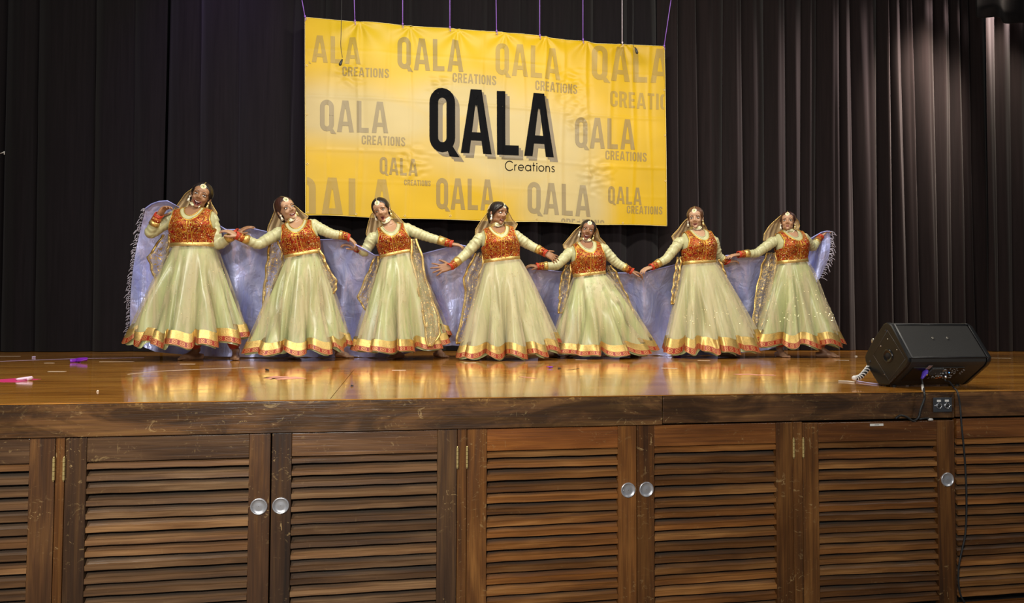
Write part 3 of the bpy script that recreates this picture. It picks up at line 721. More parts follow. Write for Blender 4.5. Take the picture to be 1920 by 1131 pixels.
MB().tube(smooth_path([P_(1724, 786, -.022), P_(1738, 784, -.016), P_(1745, 786, -.014), P_(1748, 787, -.012)], 10), .0042, 6).build('cable_end', M['black_rubber'], pl)
MB().tube([P_(1741, 786.5, -.016), P_(1748, 787, -.016)], .0065, 8).build('white_tip', M['white_plastic'], pl)
ac = thing('audio_cable', 'long thin black cable hanging from the speaker down past the ajar door', 'cable', gnd(1795, 732))
pts = [pn(2.872, .082, off), pn(2.878, .10, .03), P_(1780, 716, .12), P_(1789, 728, .05), P_(1795, 735, -.024), P_(1800, 760, -.03), P_(1803, 800, -.034), P_(1808, 850, -.034), P_(1811, 900, -.034), P_(1812, 950, -.034), P_(1810, 1000, -.034), P_(1804, 1030, -.034), P_(1798, 1060, -.034), P_(1797, 1090, -.034), P_(1801, 1115, -.034), P_(1811, 1135, -.034), P_(1822, 1160, -.034)]
MB().tube(smooth_path(pts, 90), .0042, 8).build('cable', M['black_rubber'], ac)
MB().tube([pts[0]+on*.0, pts[0]+on*.022], [.008, .006], 10).build('jack_plug', M['steel'], ac)
# striped bundle of leads
cb = thing('striped_cable_bundle', 'black and white spiral-wrapped cable bundle on the floor left of the speaker', 'cable', gnd(1605, 722))
cp = smooth_path([P_(1604, 714, .33)+V((0, 0, .012)), P_(1613, 707, .34), P_(1622, 698, .36), P_(1630, 688, .40), P_(1640, 676, .47)], 40)
cp = [V((p.x, p.y, max(p.z, ZS+.012))) for p in cp]
MB().tube(cp, .0115, 10).build('core', M['black_rubber'], cb)
for ph in (0, pi):
    hx = []
    for k in range(161):
        t = k/160; i = min(int(t*40), 39); p = cp[i].lerp(cp[i+1], t*40-i); tg = (cp[i+1]-cp[i]).normalized(); a = tg.cross(V((0, 1, 0))).normalized(); b = tg.cross(a); an = t*2*pi*4.5+ph
        hx.append(p+(a*math.cos(an)+b*math.sin(an))*.0125)
    MB().tube(hx, .0034, 6).build('white_wrap', M['white_plastic'], cb)
MB().blob(cp[0]+V((-.006, 0, .002)), .014, .014, .014).build('end_cap', M['white_plastic'], cb)
wl = [gnd(1572, 716), gnd(1590, 716.5), gnd(1602, 718)]
MB().tube([p+V((0, 0, .004)) for p in wl], .004, 6).build('thin_lead', simple('cream_lead', (.7, .62, .5), .5), cb)
wl = [gnd(1606, 716), gnd(1625, 719), gnd(1640, 721), gnd(1652, 722)]
MB().tube([p+V((0, 0, .004)) for p in smooth_path(wl, 12)], .004, 6).build('lilac_lead', simple('lilac_lead', (.5, .45, .7), .5), cb)

# ------------------------------------------------------------------ tape and scraps on the stage
PINK = simple('pink_ribbon', (.75, .05, .22), .35); PURP = simple('purple_satin', (.20, .02, .42), .4); WTAPE = simple('white_tape', (.80, .68, .55), .6)
LIL = simple('lilac_tape', (.55, .45, .72), .5); PPK = simple('faded_pink_tape', (.80, .35, .26), .5); BLK = M['black_rubber']
def strip(pxs, wid, mat, name, label, cat='tape', h=.0012):
    pts = [gnd(*p) for p in pxs]; L = []; 
    for i, p in enumerate(pts):
        d = (pts[min(i+1, len(pts)-1)]-pts[max(i-1, 0)]).normalized(); L.append((p, V((-d.y, d.x, 0))))
    rs = [[p+nn*wid/2+V((0, 0, .0005)), p+nn*wid/2+V((0, 0, h)), p-nn*wid/2+V((0, 0, h)), p-nn*wid/2+V((0, 0, .0005))] for p, nn in L]
    o = MB().rings(rs).build(name, mat, smooth=False); place(o, pts[0]); return tag(o, label, cat)
def scrap(px, py, r, mat, name, label, cat='scrap', seed=1):
    c = gnd(px, py); rnd = random.Random(seed); mb = MB(); p = [c+V((0, 0, .004))]
    for k in range(7): p.append(c+V((rnd.uniform(-r, r), rnd.uniform(-r, r)*.8, rnd.uniform(.004, .5*r))))
    q = smooth_path(p, 28); mb.tube(q, [.16*r+.004]*29, 6, flat=.35); mb.v = [(a, b, max(z, ZS+.001)) for a, b, z in mb.v]
    o = mb.build(name, mat); place(o, c); return tag(o, label, cat)
strip([(-6, 712.5), (15, 713), (40, 714), (54, 714)], .22, PINK, 'ribbon', 'bright pink satin ribbon lying flat near the left end of the stage', 'ribbon')
scrap(46, 714, .035, simple('clear_cellophane', (.8, .6, .75), .1), 'cellophane_bow', 'shiny pale bow on the end of the pink ribbon', 'ribbon', 4)
scrap(148, 679.5, .075, PURP, 'ribbon_scrap', 'curled purple ribbon scrap on the floor near the left curtain', 'ribbon', 8)
scrap(64, 671, .02, LIL, 'ribbon_scrap', 'tiny lilac scrap close to the curtain at the far left', 'ribbon', 9)
scrap(1030, 690.5, .022, PURP, 'ribbon_scrap', 'small purple scrap in front of the crouching dancer', 'ribbon', 10)
scrap(502, 695.5, .016, BLK, 'fabric_scrap', 'black scrap on the floor in front of the second dancer', 'scrap', 11)
scrap(660, 725, .007, BLK, 'fabric_scrap', 'dark crumb near the stage edge below the third dancer', 'scrap', 12)
scrap(1049, 692, .012, BLK, 'fabric_scrap', 'black crumb to the right of the small purple scrap', 'scrap', 13)
strip([(1062, 694), (1074, 693.5), (1086, 691)], .008, BLK, 'dark_thread', 'thin dark thread trailing across the floor seam', 'thread')
strip([(-6, 678), (60, 675.5), (145, 672.5), (270, 671)], .022, LIL, 'floor_tape', 'long lilac tape line running along the floor at the far left')
strip([(240, 702), (270, 699), (310, 695.5), (380, 692.5), (476, 689)], .010, WTAPE, 'tape_line', 'thin curved pale line across the floor below the first dancer')
for (a, lb) in (([(-4, 668.5), (38, 668.3)], 'whitish tape strip by the curtain at the left frame edge'), ([(84, 681), (101, 681)], 'short pale tape dash below the lilac line'), ([(91, 697), (123, 697)], 'white tape dash in the open floor on the left'),
        ([(187, 678.5), (252, 678.3)], 'long white tape strip between the purple scrap and the first dancer'), ([(338, 683), (366, 683)], 'white tape dash in front of the first dancer\'s feet'),
        ([(735, 694.5), (761, 694.5)], 'pale tape dash on the seam below the third dancer'), ([(1079, 674.8), (1100, 674.8)], 'white tape dash at the crouching dancer\'s hem'),
        ([(1308, 676.3), (1331, 676.5)], 'lilac-white tape dash below the sixth dancer'), ([(1240, 690.5), (1270, 691)], 'pale tape dash on the floor seam right of the middle'),
        ([(1564, 675.5), (1592, 676)], 'pale tape dash left of the speaker, by the right-hand dancer\'s foot'), ([(1853, 671.5), (1895, 672)], 'pale tape strip on the floor right of the speaker')):
    strip(a, .026, WTAPE, 'tape_mark', lb)
strip([(870, 680.5), (893, 680.5)], .030, WTAPE, 'tape_cross', 'white tape cross, long arm, in front of the middle dancer')
strip([(505, 707.5), (517, 707.5), (525, 709.5), (533, 708), (548, 711)], .17, PPK, 'pink_tape', 'salmon pink tape patch on the floor under the second dancer')
strip([(1381, 702.5), (1405, 702), (1420, 703.5), (1452, 703.8)], .07, PPK, 'pink_tape', 'long salmon pink tape mark below the sixth dancer')
strip([(975, 706.5), (1004, 709.5)], .022, PPK, 'pink_tape', 'faint salmon tape mark below the middle dancer')
scrap(1605, 668.5, .01, M['white_plastic'], 'paper_crumb', 'white crumb on the floor behind the speaker, near its left end', 'scrap', 15)
scrap(183, 735, .005, WTAPE, 'paper_crumb', 'pale crumb near the stage edge at the left', 'scrap', 16)

scrap(1269, 671, .03, PURP, 'ribbon_scrap', 'purple ribbon scrap under the hem of the brown-haired dancer', 'ribbon', 22)
# ------------------------------------------------------------------ dancers
def skin(name, c):
    n = NT(name); v = n.noise(n.coord('Object'), 14, 3)
    c = tuple(q*.8 for q in c); base = n.mix(.35, c, n.ramp(v, [(.3, .75), (.7, 1.2)]), 'MULTIPLY')
    return n.P(base=base, rough=.42, sss=.05, spec=.45)
def cloth(name, c, rough=.5, sheen=.3, bumps=.25, scale=30, metal=0, stretch=(1, 1, 1), spec=.5, var=.3):
    n = NT(name); v = n.coord('Object', tuple(scale*s for s in stretch)); h = n.noise(v, 1, 4, .55, .6)
    base = n.mix(var, c, n.ramp(h, [(.3, .6), (.7, 1.35)]), 'MULTIPLY')
    return n.P(base=base, rough=rough, sheen=sheen, metal=metal, normal=n.bump(h, bumps, .006), spec=spec)
def gold(name, c=(.62, .43, .14), rough=.36, scale=220):
    n = NT(name); v = n.coord('Object'); a = n.noise(v, scale, 2); b = n.noise(v, 18, 2)
    base = n.mix(.5, c, n.ramp(a, [(.35, .55), (.65, 1.4)]), 'MULTIPLY')
    return n.P(base=base, rough=rough, metal=.72, normal=n.bump(n.math('ADD', a, n.math('MULTIPLY', b, 3.)), .35, .003))
def embroidery():
    n = NT('red_velvet_gold_embroidery'); v = n.coord('Object')
    wv = n.new('ShaderNodeVectorMath', {0: v, 1: n.new('ShaderNodeVectorMath', {0: n.noise(v, 11, 2, out=1), 'Scale': .09}, operation='SCALE').outputs[0]}, operation='ADD').outputs[0]
    r = n.voro(wv, 20, 'F1'); ring = n.math('SINE', n.math('MULTIPLY', r, 26.)); swirl = n.ramp(ring, [(.56, 0), (.76, 1)])
    leaf = n.ramp(n.noise(wv, 60, 2, .6, 1.0), [(.55, 0), (.59, 1)])
    g = n.math('MAXIMUM', swirl, leaf); spots = n.voro(v, 46, 'F1'); sp = n.ramp(spots, [(.20, 1), (.26, 0)])
    keep = n.ramp(n.voro(v, 46, 'F1', out=1), [(.42, 0), (.46, 1)]); sq = n.math('MULTIPLY', sp, keep)
    rednoise = n.ramp(n.noise(v, 30, 2), [(.3, (.10, .002, .002)), (.7, (.36, .011, .005))])
    goldc = n.ramp(n.noise(v, 24, 2), [(.35, (.50, .21, .022)), (.6, (.66, .38, .06)), (.75, (.38, .34, .05))])
    c = n.mix(n.math('MULTIPLY', g, .8), rednoise, goldc); c = n.mix(sq, c, (.95, .74, .40))
    met = n.math('MAXIMUM', n.math('MULTIPLY', g, .35), n.math('MULTIPLY', sq, .3))
    h = n.math('ADD', n.math('MULTIPLY', g, .6), sq)
    return n.P(base=c, metal=met, rough=n.ramp(sq, [(0, .5), (1, .2)]), normal=n.bump(h, .9, .004), spec=.25)
def red_border():
    n = NT('red_gold_patterned_braid'); uv = n.new('ShaderNodeTexCoord').outputs['UV']; sep = n.new('ShaderNodeSeparateXYZ', {0: uv})
    u = n.math('FRACT', n.math('MULTIPLY', sep.outputs[0], 42.)); vv = sep.outputs[1]
    a = n.math('SUBTRACT', u, .5); b = n.math('MULTIPLY', n.math('SUBTRACT', vv, .5), 1.0)
    r = n.math('SQRT', n.math('ADD', n.math('MULTIPLY', a, a), n.math('MULTIPLY', b, b)))
    ring = n.math('LESS_THAN', n.math('ABSOLUTE', n.math('SUBTRACT', r, .30)), .055); dot = n.math('LESS_THAN', r, .11)
    edge = n.math('GREATER_THAN', n.math('ABSOLUTE', n.math('SUBTRACT', vv, .5)), .42); x = n.math('LESS_THAN', n.math('ABSOLUTE', n.math('SUBTRACT', n.math('ABSOLUTE', a), n.math('ABSOLUTE', b))), .04)
    g = n.math('MAXIMUM', n.math('MAXIMUM', ring, dot), n.math('MAXIMUM', edge, x))
    c = n.mix(n.math('MULTIPLY', g, .75), (.27, .018, .004), (.60, .32, .12))
    return n.P(base=c, rough=.4, metal=n.math('MULTIPLY', g, .4), normal=n.bump(g, .6, .002))
def net(name, c, a, motif=(.8, .58, .2), mdens=.0, folds=True):
    n = NT(name); v = n.coord('Object'); al = a
    if mdens:
        wv = n.new('ShaderNodeVectorMath', {0: v, 1: n.new('ShaderNodeVectorMath', {0: n.noise(v, 9, 2, out=1), 'Scale': .12}, operation='SCALE').outputs[0]}, operation='ADD').outputs[0]
        d = n.voro(wv, 26, 'DISTANCE_TO_EDGE'); m1 = n.ramp(d, [(.03, 1), (.07, 0)]); m2 = n.ramp(n.noise(wv, 42, 2, .5, .8), [(.60-mdens*.12, 0), (.64-mdens*.12, 1)])
        k = n.math('MAXIMUM', n.math('MULTIPLY', m1, .38), m2); c = n.mix(k, c, motif); al = n.math('ADD', n.math('MULTIPLY', k, 1-a), a, clamp=True)
        n.P(metal=n.math('MULTIPLY', k, .6))
    tr = n.new('ShaderNodeBsdfTransparent'); mx = n.new('ShaderNodeMixShader', {0: al, 1: tr.outputs[0], 2: n.b.outputs[0]})
    n.t.links.new(mx.outputs[0], n.out.inputs[0]); return n.P(base=c, rough=.42, sheen=.3)
M['satin'] = cloth('pale_green_satin', (.41, .45, .21), .27, .1, .2, 13, stretch=(1, 1, .1), var=.55)  # lengthwise streaks in the colour paint in some of the fold shading
M['blouse'] = cloth('cream_green_silk', (.44, .43, .235), .36, .1, .35, 26, var=.2)
M['net'] = net('beige_net_overlay', (.56, .47, .28), .30)
def vary_net(m):
    t = m.node_tree; N_ = NT.__new__(NT); N_.m, N_.t, N_.n = m, t, t.nodes; mx = [q for q in t.nodes if q.bl_idname == 'ShaderNodeMixShader'][0]
    h = N_.noise(N_.coord('Object', (15, 15, 1.0)), 1, 3, .55, .5); t.links.new(N_.ramp(h, [(.38, .06), (.64, .55)]), mx.inputs[0])  # lengthwise opacity streaks of beige stand in for shading of the folds
vary_net(M['net'])
M['net2'] = net('thicker_beige_net_overlay', (.62, .53, .33), .5); vary_net(M['net2'])
[q for q in M['net2'].node_tree.nodes if q.bl_idname == 'ShaderNodeValToRGB'][-1].color_ramp.elements[0].color = (.3, .3, .3, 1)
M['vest'] = embroidery(); M['gold'] = gold('gold_brocade'); M['gold2'] = gold('gold_braid', (.72, .42, .08), .4, 320)
M['braid'] = red_border(); M['leg'] = cloth('red_leggings', (.55, .05, .015), .6)
M['veil'] = net('golden_veil_net', (.80, .58, .29), .66)
M['stole'] = net('gold_worked_net', (.42, .34, .20), .30, (.72, .52, .22), .35)
M['pearl'] = simple('pearl_and_crystal', (.86, .82, .66), .25, .1); M['jewel'] = gold('jewellery_gold', (.80, .66, .30), .3, 400); M['green_stone'] = simple('green_stone', (.10, .30, .12), .2)
M['bangle'] = simple('red_bangle', (.5, .05, .02), .3); M['eye'] = simple('eye_white', (.75, .72, .68), .25); M['iris'] = simple('dark_iris', (.02, .012, .008), .12)
M['teeth'] = simple('teeth', (.85, .82, .76), .3); M['mouth'] = simple('mouth_inside', (.06, .01, .01), .5); M['brow'] = simple('eyebrow_hair', (.025, .014, .010), .7)
M['sequin'] = simple('sequin', (.95, .82, .5), .18, .8)
def hairmat(name, c):
    n = NT(name); h = n.noise(n.coord('Object', (160, 160, 14)), 1, 3); return n.P(base=n.mix(.5, c, n.ramp(h, [(.3, .4), (.7, 1.6)]), 'MULTIPLY'), rough=.38, normal=n.bump(h, .5, .003), spec=.5)
HB = hairmat('black_hair', (.014, .009, .008)); HR = hairmat('reddish_dark_hair', (.045, .016, .010)); HW = hairmat('brown_hair', (.10, .045, .022))

def finger(mb, base, d, nrm, L, r, curl, k=(.46, .31, .23)):
    "chain of three phalanges bending towards -nrm"
    p = V(base); pts = [p-d*.012]; rr = [r]; ax = d.cross(nrm).normalized(); dd = V(d)
    for i in range(3):
        dd = Matrix.Rotation(-curl*(.7 if i == 0 else 1.0), 3, ax) @ dd
        pts.append(p.copy() if i == 0 else p); p = p+dd*(L*k[i]); rr.append(r*(1.02-.08*i))
    pts.append(p); rr.append(r*.72); mb.tube(pts, rr, 8); mb.blob(p, r*.72, r*.72, r*.72, n=8, m=6)
def hand(mb, wrist, d, nrm, thumb, curl=.4, spread=.14, k=1.0, tcurl=.35):
    "d towards the fingers, nrm out of the back of the hand, thumb = +-1 side"
    d = V(d).normalized(); nrm = (V(nrm)-d*V(nrm).dot(d)).normalized(); s = d.cross(nrm).normalized()*thumb; w = V(wrist)
    Ls = (.070, .078, .072, .056); kn = []
    for i in range(4):
        o = (1.5-i)*.0185*k; b = w+s*o+d*(.088-.004*abs(i-1))*k; kn.append(b)
        mb.tube([w+s*o*.55+d*.005, w+s*o*.85+d*.045*k, b], [.0125*k, .0130*k, .0105*k], 8)
        a = (1.5-i)*spread; dd = (d*math.cos(a)+s*math.sin(a)).normalized(); finger(mb, b, dd, nrm, Ls[i]*k, .0086*k, curl)
    mb.blob(w+d*.045*k-nrm*.004, .034*k, .045*k, .014*k, (s, d, nrm), 12, 8)
    t0 = w+s*.022*k+d*.018*k-nrm*.004; td = (d*.62+s*.78-nrm*.25).normalized()
    t1 = t0+td*.036*k; td2 = (td+d*tcurl).normalized(); t2 = t1+td2*.030*k; t3 = t2+(td2+d*tcurl*.6).normalized()*.022*k
    mb.tube([t0, t1, t2, t3], [.0145*k, .0115*k, .0098*k, .0075*k], 8); mb.blob(t3, .0075*k, .0075*k, .0075*k, n=8, m=6)
def foot(mb, toe, d, k=1.0, lift=0):
    "toe = big-toe tip on the floor, d = pointing direction in plan; returns the ankle"
    d = V((d[0], d[1], 0)).normalized(); s = V((-d.y, d.x, 0)); t = V(toe); up = V((0, 0, 1))
    heel = t-d*.225*k+up*(.028+lift); ank = t-d*.175*k+up*(.085+lift)
    mb.tube([heel-d*.004, heel+d*.05*k+up*.004, t-d*.12*k+up*(.034+lift*.6), t-d*.07*k+up*(.024+lift*.2), t-d*.03*k+up*.015], [.027*k, .032*k, .034*k, .034*k, .020*k], 12)
    mb.blob(t-d*.065*k+up*.019, .045*k, .040*k, .018*k, (s, d, up)); mb.tube([ank, t-d*.11*k+up*(.045+lift*.5), t-d*.06*k+up*.028], [.034*k, .028*k, .018*k], 10)
    for i in range(5):
        o = (.030-.0155*i)*k; L = (.0, .002, .008, .016, .026)[i]*k
        mb.tube([t-d*(.045*k+L)+s*o*.9+up*.016, t-d*(.012*k+L)+s*o+up*.012, t-d*L+s*o+up*.010], [.012*k, .0105*k if i else .013*k, .0085*k if i else .0115*k], 8)
    return ank
DN = V((0, 0, -1)); TOW = V((0, -1, 0))
def dancer(D):
    Y = D['Y']; sk = skin('skin_tone', D['skin']); W = at(*D['W'], Y); N = at(*D['N'], Y+.01)
    base = V((W.x if 'bx' not in D else D['bx'], Y, ZS)); root = thing('person', D['label'], 'person', base, 'dancers in green and gold'); del root['group']
    u = (N-W).normalized(); shl, shr = at(*D['shl'], Y), at(*D['shr'], Y); s = (shr-shl).normalized(); s = (s-u*s.dot(u)).normalized(); f = s.cross(u)
    if f.y > 0: f = -f
    ty = D.get('tyaw', 0); Rm = Matrix.Rotation(ty, 3, u); s = Rm @ s; f = Rm @ f
    hw0 = D['hw']; Hh = (N-W).length
    HX = [0, .12, .28, .48, .62, .74, .84, .91, .96, 1.0, 1.05]
    HWD = [1.0, 1.02, 1.06, 1.10, 1.10, 1.07, 1.03, .92, .70, .42, .36]
    DPT = [.66, .70, .78, .86, .82, .70, .58, .47, .38, .32, .30]
    CF = [0, .0, .012, .022, .018, .008, 0, -.004, -.006, -.004, 0]
    def T(h, an, off=0):
        hw = interp(h, HX, HWD)*hw0; dp = interp(h, HX, DPT)*hw0; c, q = math.cos(an), math.sin(an)
        x = (abs(c)**.86)*math.copysign(1, c)*(hw+off); y = (abs(q)**.9)*math.copysign(1, q)*(dp+off)
        if q > 0: # bust
            y += .028*math.exp(-((abs(x)-.075)/.055)**2-((h-.46)/.20)**2)*min(1, q*2)
        return W+u*(Hh*h)+s*x+f*(y+interp(h, HX, CF))
    # ---------------- body (skin), one continuous mesh
    mb = MB(); NA = 28
    mb.rings([[T(h, 2*pi*k/NA, -.016) for k in range(NA)] for h in [0, .15, .3, .45, .6, .72, .82, .9, .95, 1.0, 1.05]])
    hips = at(*D.get('hips', (D['W'][0]*.5+(D['hl'][0]+D['hr'][0])*.25, D['W'][1]+46)), Y+.02)
    mb.tube([W+u*.03, W.lerp(hips, .5), hips, hips-V((0, 0, .08))], [hw0*.60, hw0*.56, hw0*.60, hw0*.5], 24)
    # head frame
    hc = at(*D['face'], Y-.07+D.get('hdy', 0)); ra = R(D['tilt']); up = V((math.sin(ra), 0, math.cos(ra))); fw = V((CAM.x-hc.x, CAM.y-hc.y, 0)).normalized(); rt = V((-fw.y, fw.x, 0)); up = (V((0, 0, 1))*math.cos(ra)+rt*math.sin(ra)).normalized(); sd = fw.cross(up); sd = -sd if sd.x < 0 else sd
    yw = Matrix.Rotation(R(D.get('yaw', 0)), 3, up); fw, sd = yw @ fw, yw @ sd
    pm = Matrix.Rotation(R(D.get('pitch', 0)), 3, sd); fw, up = pm @ fw, pm @ up
    K = D.get('hk', 1.0); O = hc-fw*(.088*K)+up*(.012*K)
    def H(x, y, z): return O+sd*(x*K)+fw*(y*K)+up*(z*K)
    ax = (sd, fw, up)
    def hb(m, x, y, z, rx, ry, rz, n=20, mm=14): m.blob(H(x, y, z), rx*K, ry*K, rz*K, ax, n, mm)
    def hbody(m):
        hb(m, 0, -.012, .034, .074, .092, .082); hb(m, 0, .022, -.012, .0590, .069, .074); hb(m, 0, .032, -.050, .045, .053, .046); hb(m, 0, .066, -.080-.4*D['open'], .020, .0185, .017)
        hb(m, 0, .045, .045, .060, .046, .040)
        for g in (-1, 1):
            hb(m, g*.032, .060, -.022, .022, .022, .020); hb(m, g*.030, .074, .026, .026, .016, .011); hb(m, g*.036, .02, -.058, .017, .038, .022)
            m.tube([H(g*.068, -.002, .014), H(g*.0745, -.010, .006), H(g*.0735, -.010, -.010), H(g*.067, -.003, -.028)], [.007*K, .010*K, .009*K, .006*K], 8)
            hb(m, g*.0115, .096, -.021, .0085, .010, .007, 10, 8)
        m.tube([H(0, .084, .022), H(0, .094, .004), H(0, .106, -.012), H(0, .104, -.021)], [.0075*K, .008*K, .0100*K, .0085*K], 10)
    hbody(mb)
    ntop = H(0, -.022, -.055); nb = W+u*(Hh*.93)-f*.012; D_chin = H(0, .05, -.085)
    mb.tube([nb, nb.lerp(ntop, .5), ntop], [.058*K, .052*K, .052*K], 18)
    # arms
    arms = []
    for key in ('ra', 'la'):
        A = D[key]; sh = at(*A['s'], Y+.01); el = at(*A['e'], Y+A.get('ey', 0)); wr = at(*A['w'], Y+A.get('wy', 0)); tip = at(*A['t'], Y+A.get('tyy', A.get('wy', 0)))
        mb.tube([sh-(el-sh).normalized()*.03, sh, sh.lerp(el, .5), el, el.lerp(wr, .35), wr], [.030, .038, .034, .029, .030, .0245], 14)
        mb.blob(el, .029, .029, .029, n=10, m=8)
        d = (tip-wr).normalized(); mb.tube([wr-d*.02, wr+d*.012], [.0255, .022], 12, flat=.8)
        hand(mb, wr, d, A.get('n', (0, -.3, 1)), A.get('th', 1), A.get('curl', .35), A.get('spread', .10), A.get('k', 1.0)); arms.append((sh, el, wr, d))
    # legs and feet
    legs = []
    for key, sx in (('rf', -1), ('lf', 1)):
        q = D[key]; toe = gnd(*q['t']); ank = foot(mb, toe, q['d'], q.get('k', .98), q.get('lift', 0)); hp = hips+V((sx*.085, 0, -.06)); kn = hp.lerp(ank, .5)+V((sx*.02, -.06, .0))
        if 'kn' in q: kn = at(*q['kn'], Y-.05)
        mb.tube([hp+V((0, 0, .05)), hp.lerp(kn, .5), kn, kn.lerp(ank, .35), kn.lerp(ank, .8), ank-V((0, 0, .01))], [.075, .068, .052, .050, .037, .032], 16); legs.append((kn, ank))
    body = remesh(mb, .0052, 2, .45)
    # eye sockets and mouth hollow, pushed in on the finished surface
    arr = np.array(body.v); rel = (arr-np.array(O))/K; lx, ly, lz = rel@np.array(sd), rel@np.array(fw), rel@np.array(up); op = D['open']
    push = np.zeros(len(arr)); front = ly > .035
    for g in (-1, 1): push += .0095*np.exp(-((lx-g*.031)/.0155)**2-((lz-.008)/.0105)**2)
    push += (.016 if op > .004 else .001)*np.exp(-(lx/(.019+op*.3))**4-((lz+.054+op*.55)/(.0045+op*.72))**4)
    arr -= np.outer(push*front*K, np.array(fw)); body.v = [tuple(p) for p in arr]
    body.build('body', sk, root)
    # ---------------- face parts
    from mathutils.bvhtree import BVHTree
    bvh = BVHTree.FromPolygons([V(p) for p in body.v], body.f)
    def surf(x, z, lift=.0):
        o = H(x, .25, z); hit = bvh.ray_cast(o, -fw, .4)[0]; return (hit if hit else H(x, .08, z))+fw*(lift*K)
    op = D['open']; gz = D.get('gaze', (0, 0)); lid = D.get('lid', 1.0)
    for g in (-1, 1):
        c = H(g*.031, .0755, .008); e = MB().blob(c, .0132*K, .0092*K, .0062*K*lid, ax, 14, 10); eo = e.build('eye', M['eye'], root)
        ic = c+fw*(.0060*K)+sd*(gz[0]*.006*K)+up*(gz[1]*.003*K)
        MB().blob(ic, .0060*K, .0042*K, .0058*K*lid, ax, 12, 8).build('iris', M['iris'], eo)
        li = MB(); pts = [surf(g*.031+t*.0142*g, .008+(.0070*(1-t*t)*lid+.001), .0018) for t in [k/4-1 for k in range(9)]]; li.tube(pts, [.0012*K]+[.0019*K]*7+[.0012*K], 6)
        pts = [surf(g*.031+t*.0138*g, .008-(.0062*(1-t*t)*lid), .0004) for t in [k/4-1 for k in range(9)]]; li.tube(pts, .0010*K, 5)
        li.build('eyeliner', M['brow'], root)
        br = MB(); pts = [surf(g*(.014+.034*t), .0275+.0085*math.sin(pi*min(1, t*1.12)*.9)-.006*t+D.get('browup', 0), .0012) for t in [k/8 for k in range(9)]]; br.tube(pts, [.0018*K, .0026*K, .0028*K, .0028*K, .0026*K, .0022*K, .0018*K, .0014*K, .0008*K], 6); br.build('eyebrow', M['brow'], root)
    smile = D.get('smile', 0); mw = D.get('mw', .024)+smile*.006; zc = -.052
    def mcurve(zz, bow, ww, lift, n=13):
        pts = []
        for k in range(n):
            t = 2*k/(n-1)-1; z = zc+zz*(1-t*t)+smile*.008*t*t+bow*math.exp(-(t/.22)**2); pts.append(surf(t*ww, z, lift))
        return pts
    taper = [.0008*K]+[.0024*K]*11+[.0008*K]; lc = D.get('lip', (.26, .055, .045)); ml = simple('lipstick', lc, .3)
    up_l = mcurve(.0035, -.0018, mw, .0015+(.004 if op > .004 else 0)); lo_l = mcurve(-.006-op*1.25, 0, mw*.93, .0015+(.004 if op > .004 else 0))
    lips = MB(); lips.tube(up_l, taper, 8); lips.tube(lo_l, [r*1.15 for r in taper], 8); lips.build('lips', ml, root)
    if op > .002:
        m = MB(); a = mcurve(.003, 0, mw*.95, .0045); b = mcurve(-.005-op*1.22, 0, mw*.90, .0045)
        m.rings([a]+[[p.lerp(q, t_)-fw*.0015 for p, q in zip(a, b)] for t_ in (.25, .5, .75)]+[b], cap=False, closed=False); mo = m.build('mouth', M['mouth'], root)
        if D.get('teeth', 1):
            m = MB(); th = min(.0075, op*.55+.0015); a2 = mcurve(.0012, 0, mw*.74, .0065); b2 = mcurve(.0012-th, 0, mw*.68, .0060); m.rings([a2, b2], cap=False, closed=False); to = m.build('teeth', M['teeth'], root)
            s_ = to.modifiers.new('t', 'SOLIDIFY'); s_.thickness = .002
    # ---------------- hair
    mh = MB(); rs = []; nn, mm = 90, 56; part = D.get('part', 0)
    for j in range(mm+1):
        th = .03+(pi-.06)*j/mm; row = []
        for k in range(nn):
            ph = 2*pi*k/nn; x, y, z = math.sin(th)*math.cos(ph), math.sin(th)*math.sin(ph), math.cos(th)
            px, py, pz = .0815*x, -.012+.0985*y, .036+.088*z
            hl = .088-.0035*min(1, abs(px-part)*60)-9.0*(px-part)**2-(1.4*max(0, abs(px)-.045))
            face = py > .0+.25*max(0, -(pz-.03)) and pz < hl
            q1 = min(1, max(0, (pz-hl)/.010+.5)); q2 = min(1, max(0, (.25*max(0, -(pz-.03))-py)/.012+.5)); hn = max(q1, q2); hn = hn*hn*(3-2*hn); kk = .84+.16*hn
            grv = 1+.006*math.sin(ph*23)+.004*math.sin(ph*41)
            if pz < -.02 and not face: px *= .92
            if abs(px-part) < .006 and py > -.02 and pz > .07: grv -= .012
            row.append(H(px*kk*grv, -.012+(py+.012)*kk*grv, .036+(pz-.036)*lerp(.9, grv, hn)))
        rs.append(row)
    mh.rings(rs); hb(mh, 0, -.085, -.01, .052, .038, .055, 16, 10)
    for g in (-1, 1): mh.tube([H(g*.056, -.03, .02), H(g*.060, -.03, .0), H(g*.058, -.038, -.04), H(g*.046, -.05, -.075), H(g*.038, -.052, -.095)], [.012*K, .022*K, .020*K, .012*K, .003*K], 12)
    if D.get('bangs'):
        mh.tube([H(-.02, .075, .088), H(-.045, .078, .066), H(-.068, .052, .035), H(-.074, .025, .0), H(-.070, .01, -.035)], [.012*K, .017*K, .016*K, .012*K, .003*K], 12)
        mh.tube([H(.0, .078, .088), H(.035, .078, .066), H(.064, .05, .04), H(.072, .03, .008)], [.010*K, .014*K, .013*K, .003*K], 12)
    mh.build('hair', D['hair'], root)
    # ---------------- jewellery
    tz = .078; c = surf(part, tz, .004); nr = (fw*.9+up*.45).normalized(); jd = MB(); jd.disc(c, nr, .0215*K, .004, 20, .019*K); jo = jd.build('forehead_ornament', M['jewel'], root)
    a = nr.cross(sd).normalized(); pj = MB()
    for k in range(16): q = c+nr*.003+(sd*math.cos(2*pi*k/16)+a*math.sin(2*pi*k/16))*.0205*K; pj.blob(q, .0042, .0042, .0042, n=6, m=4)
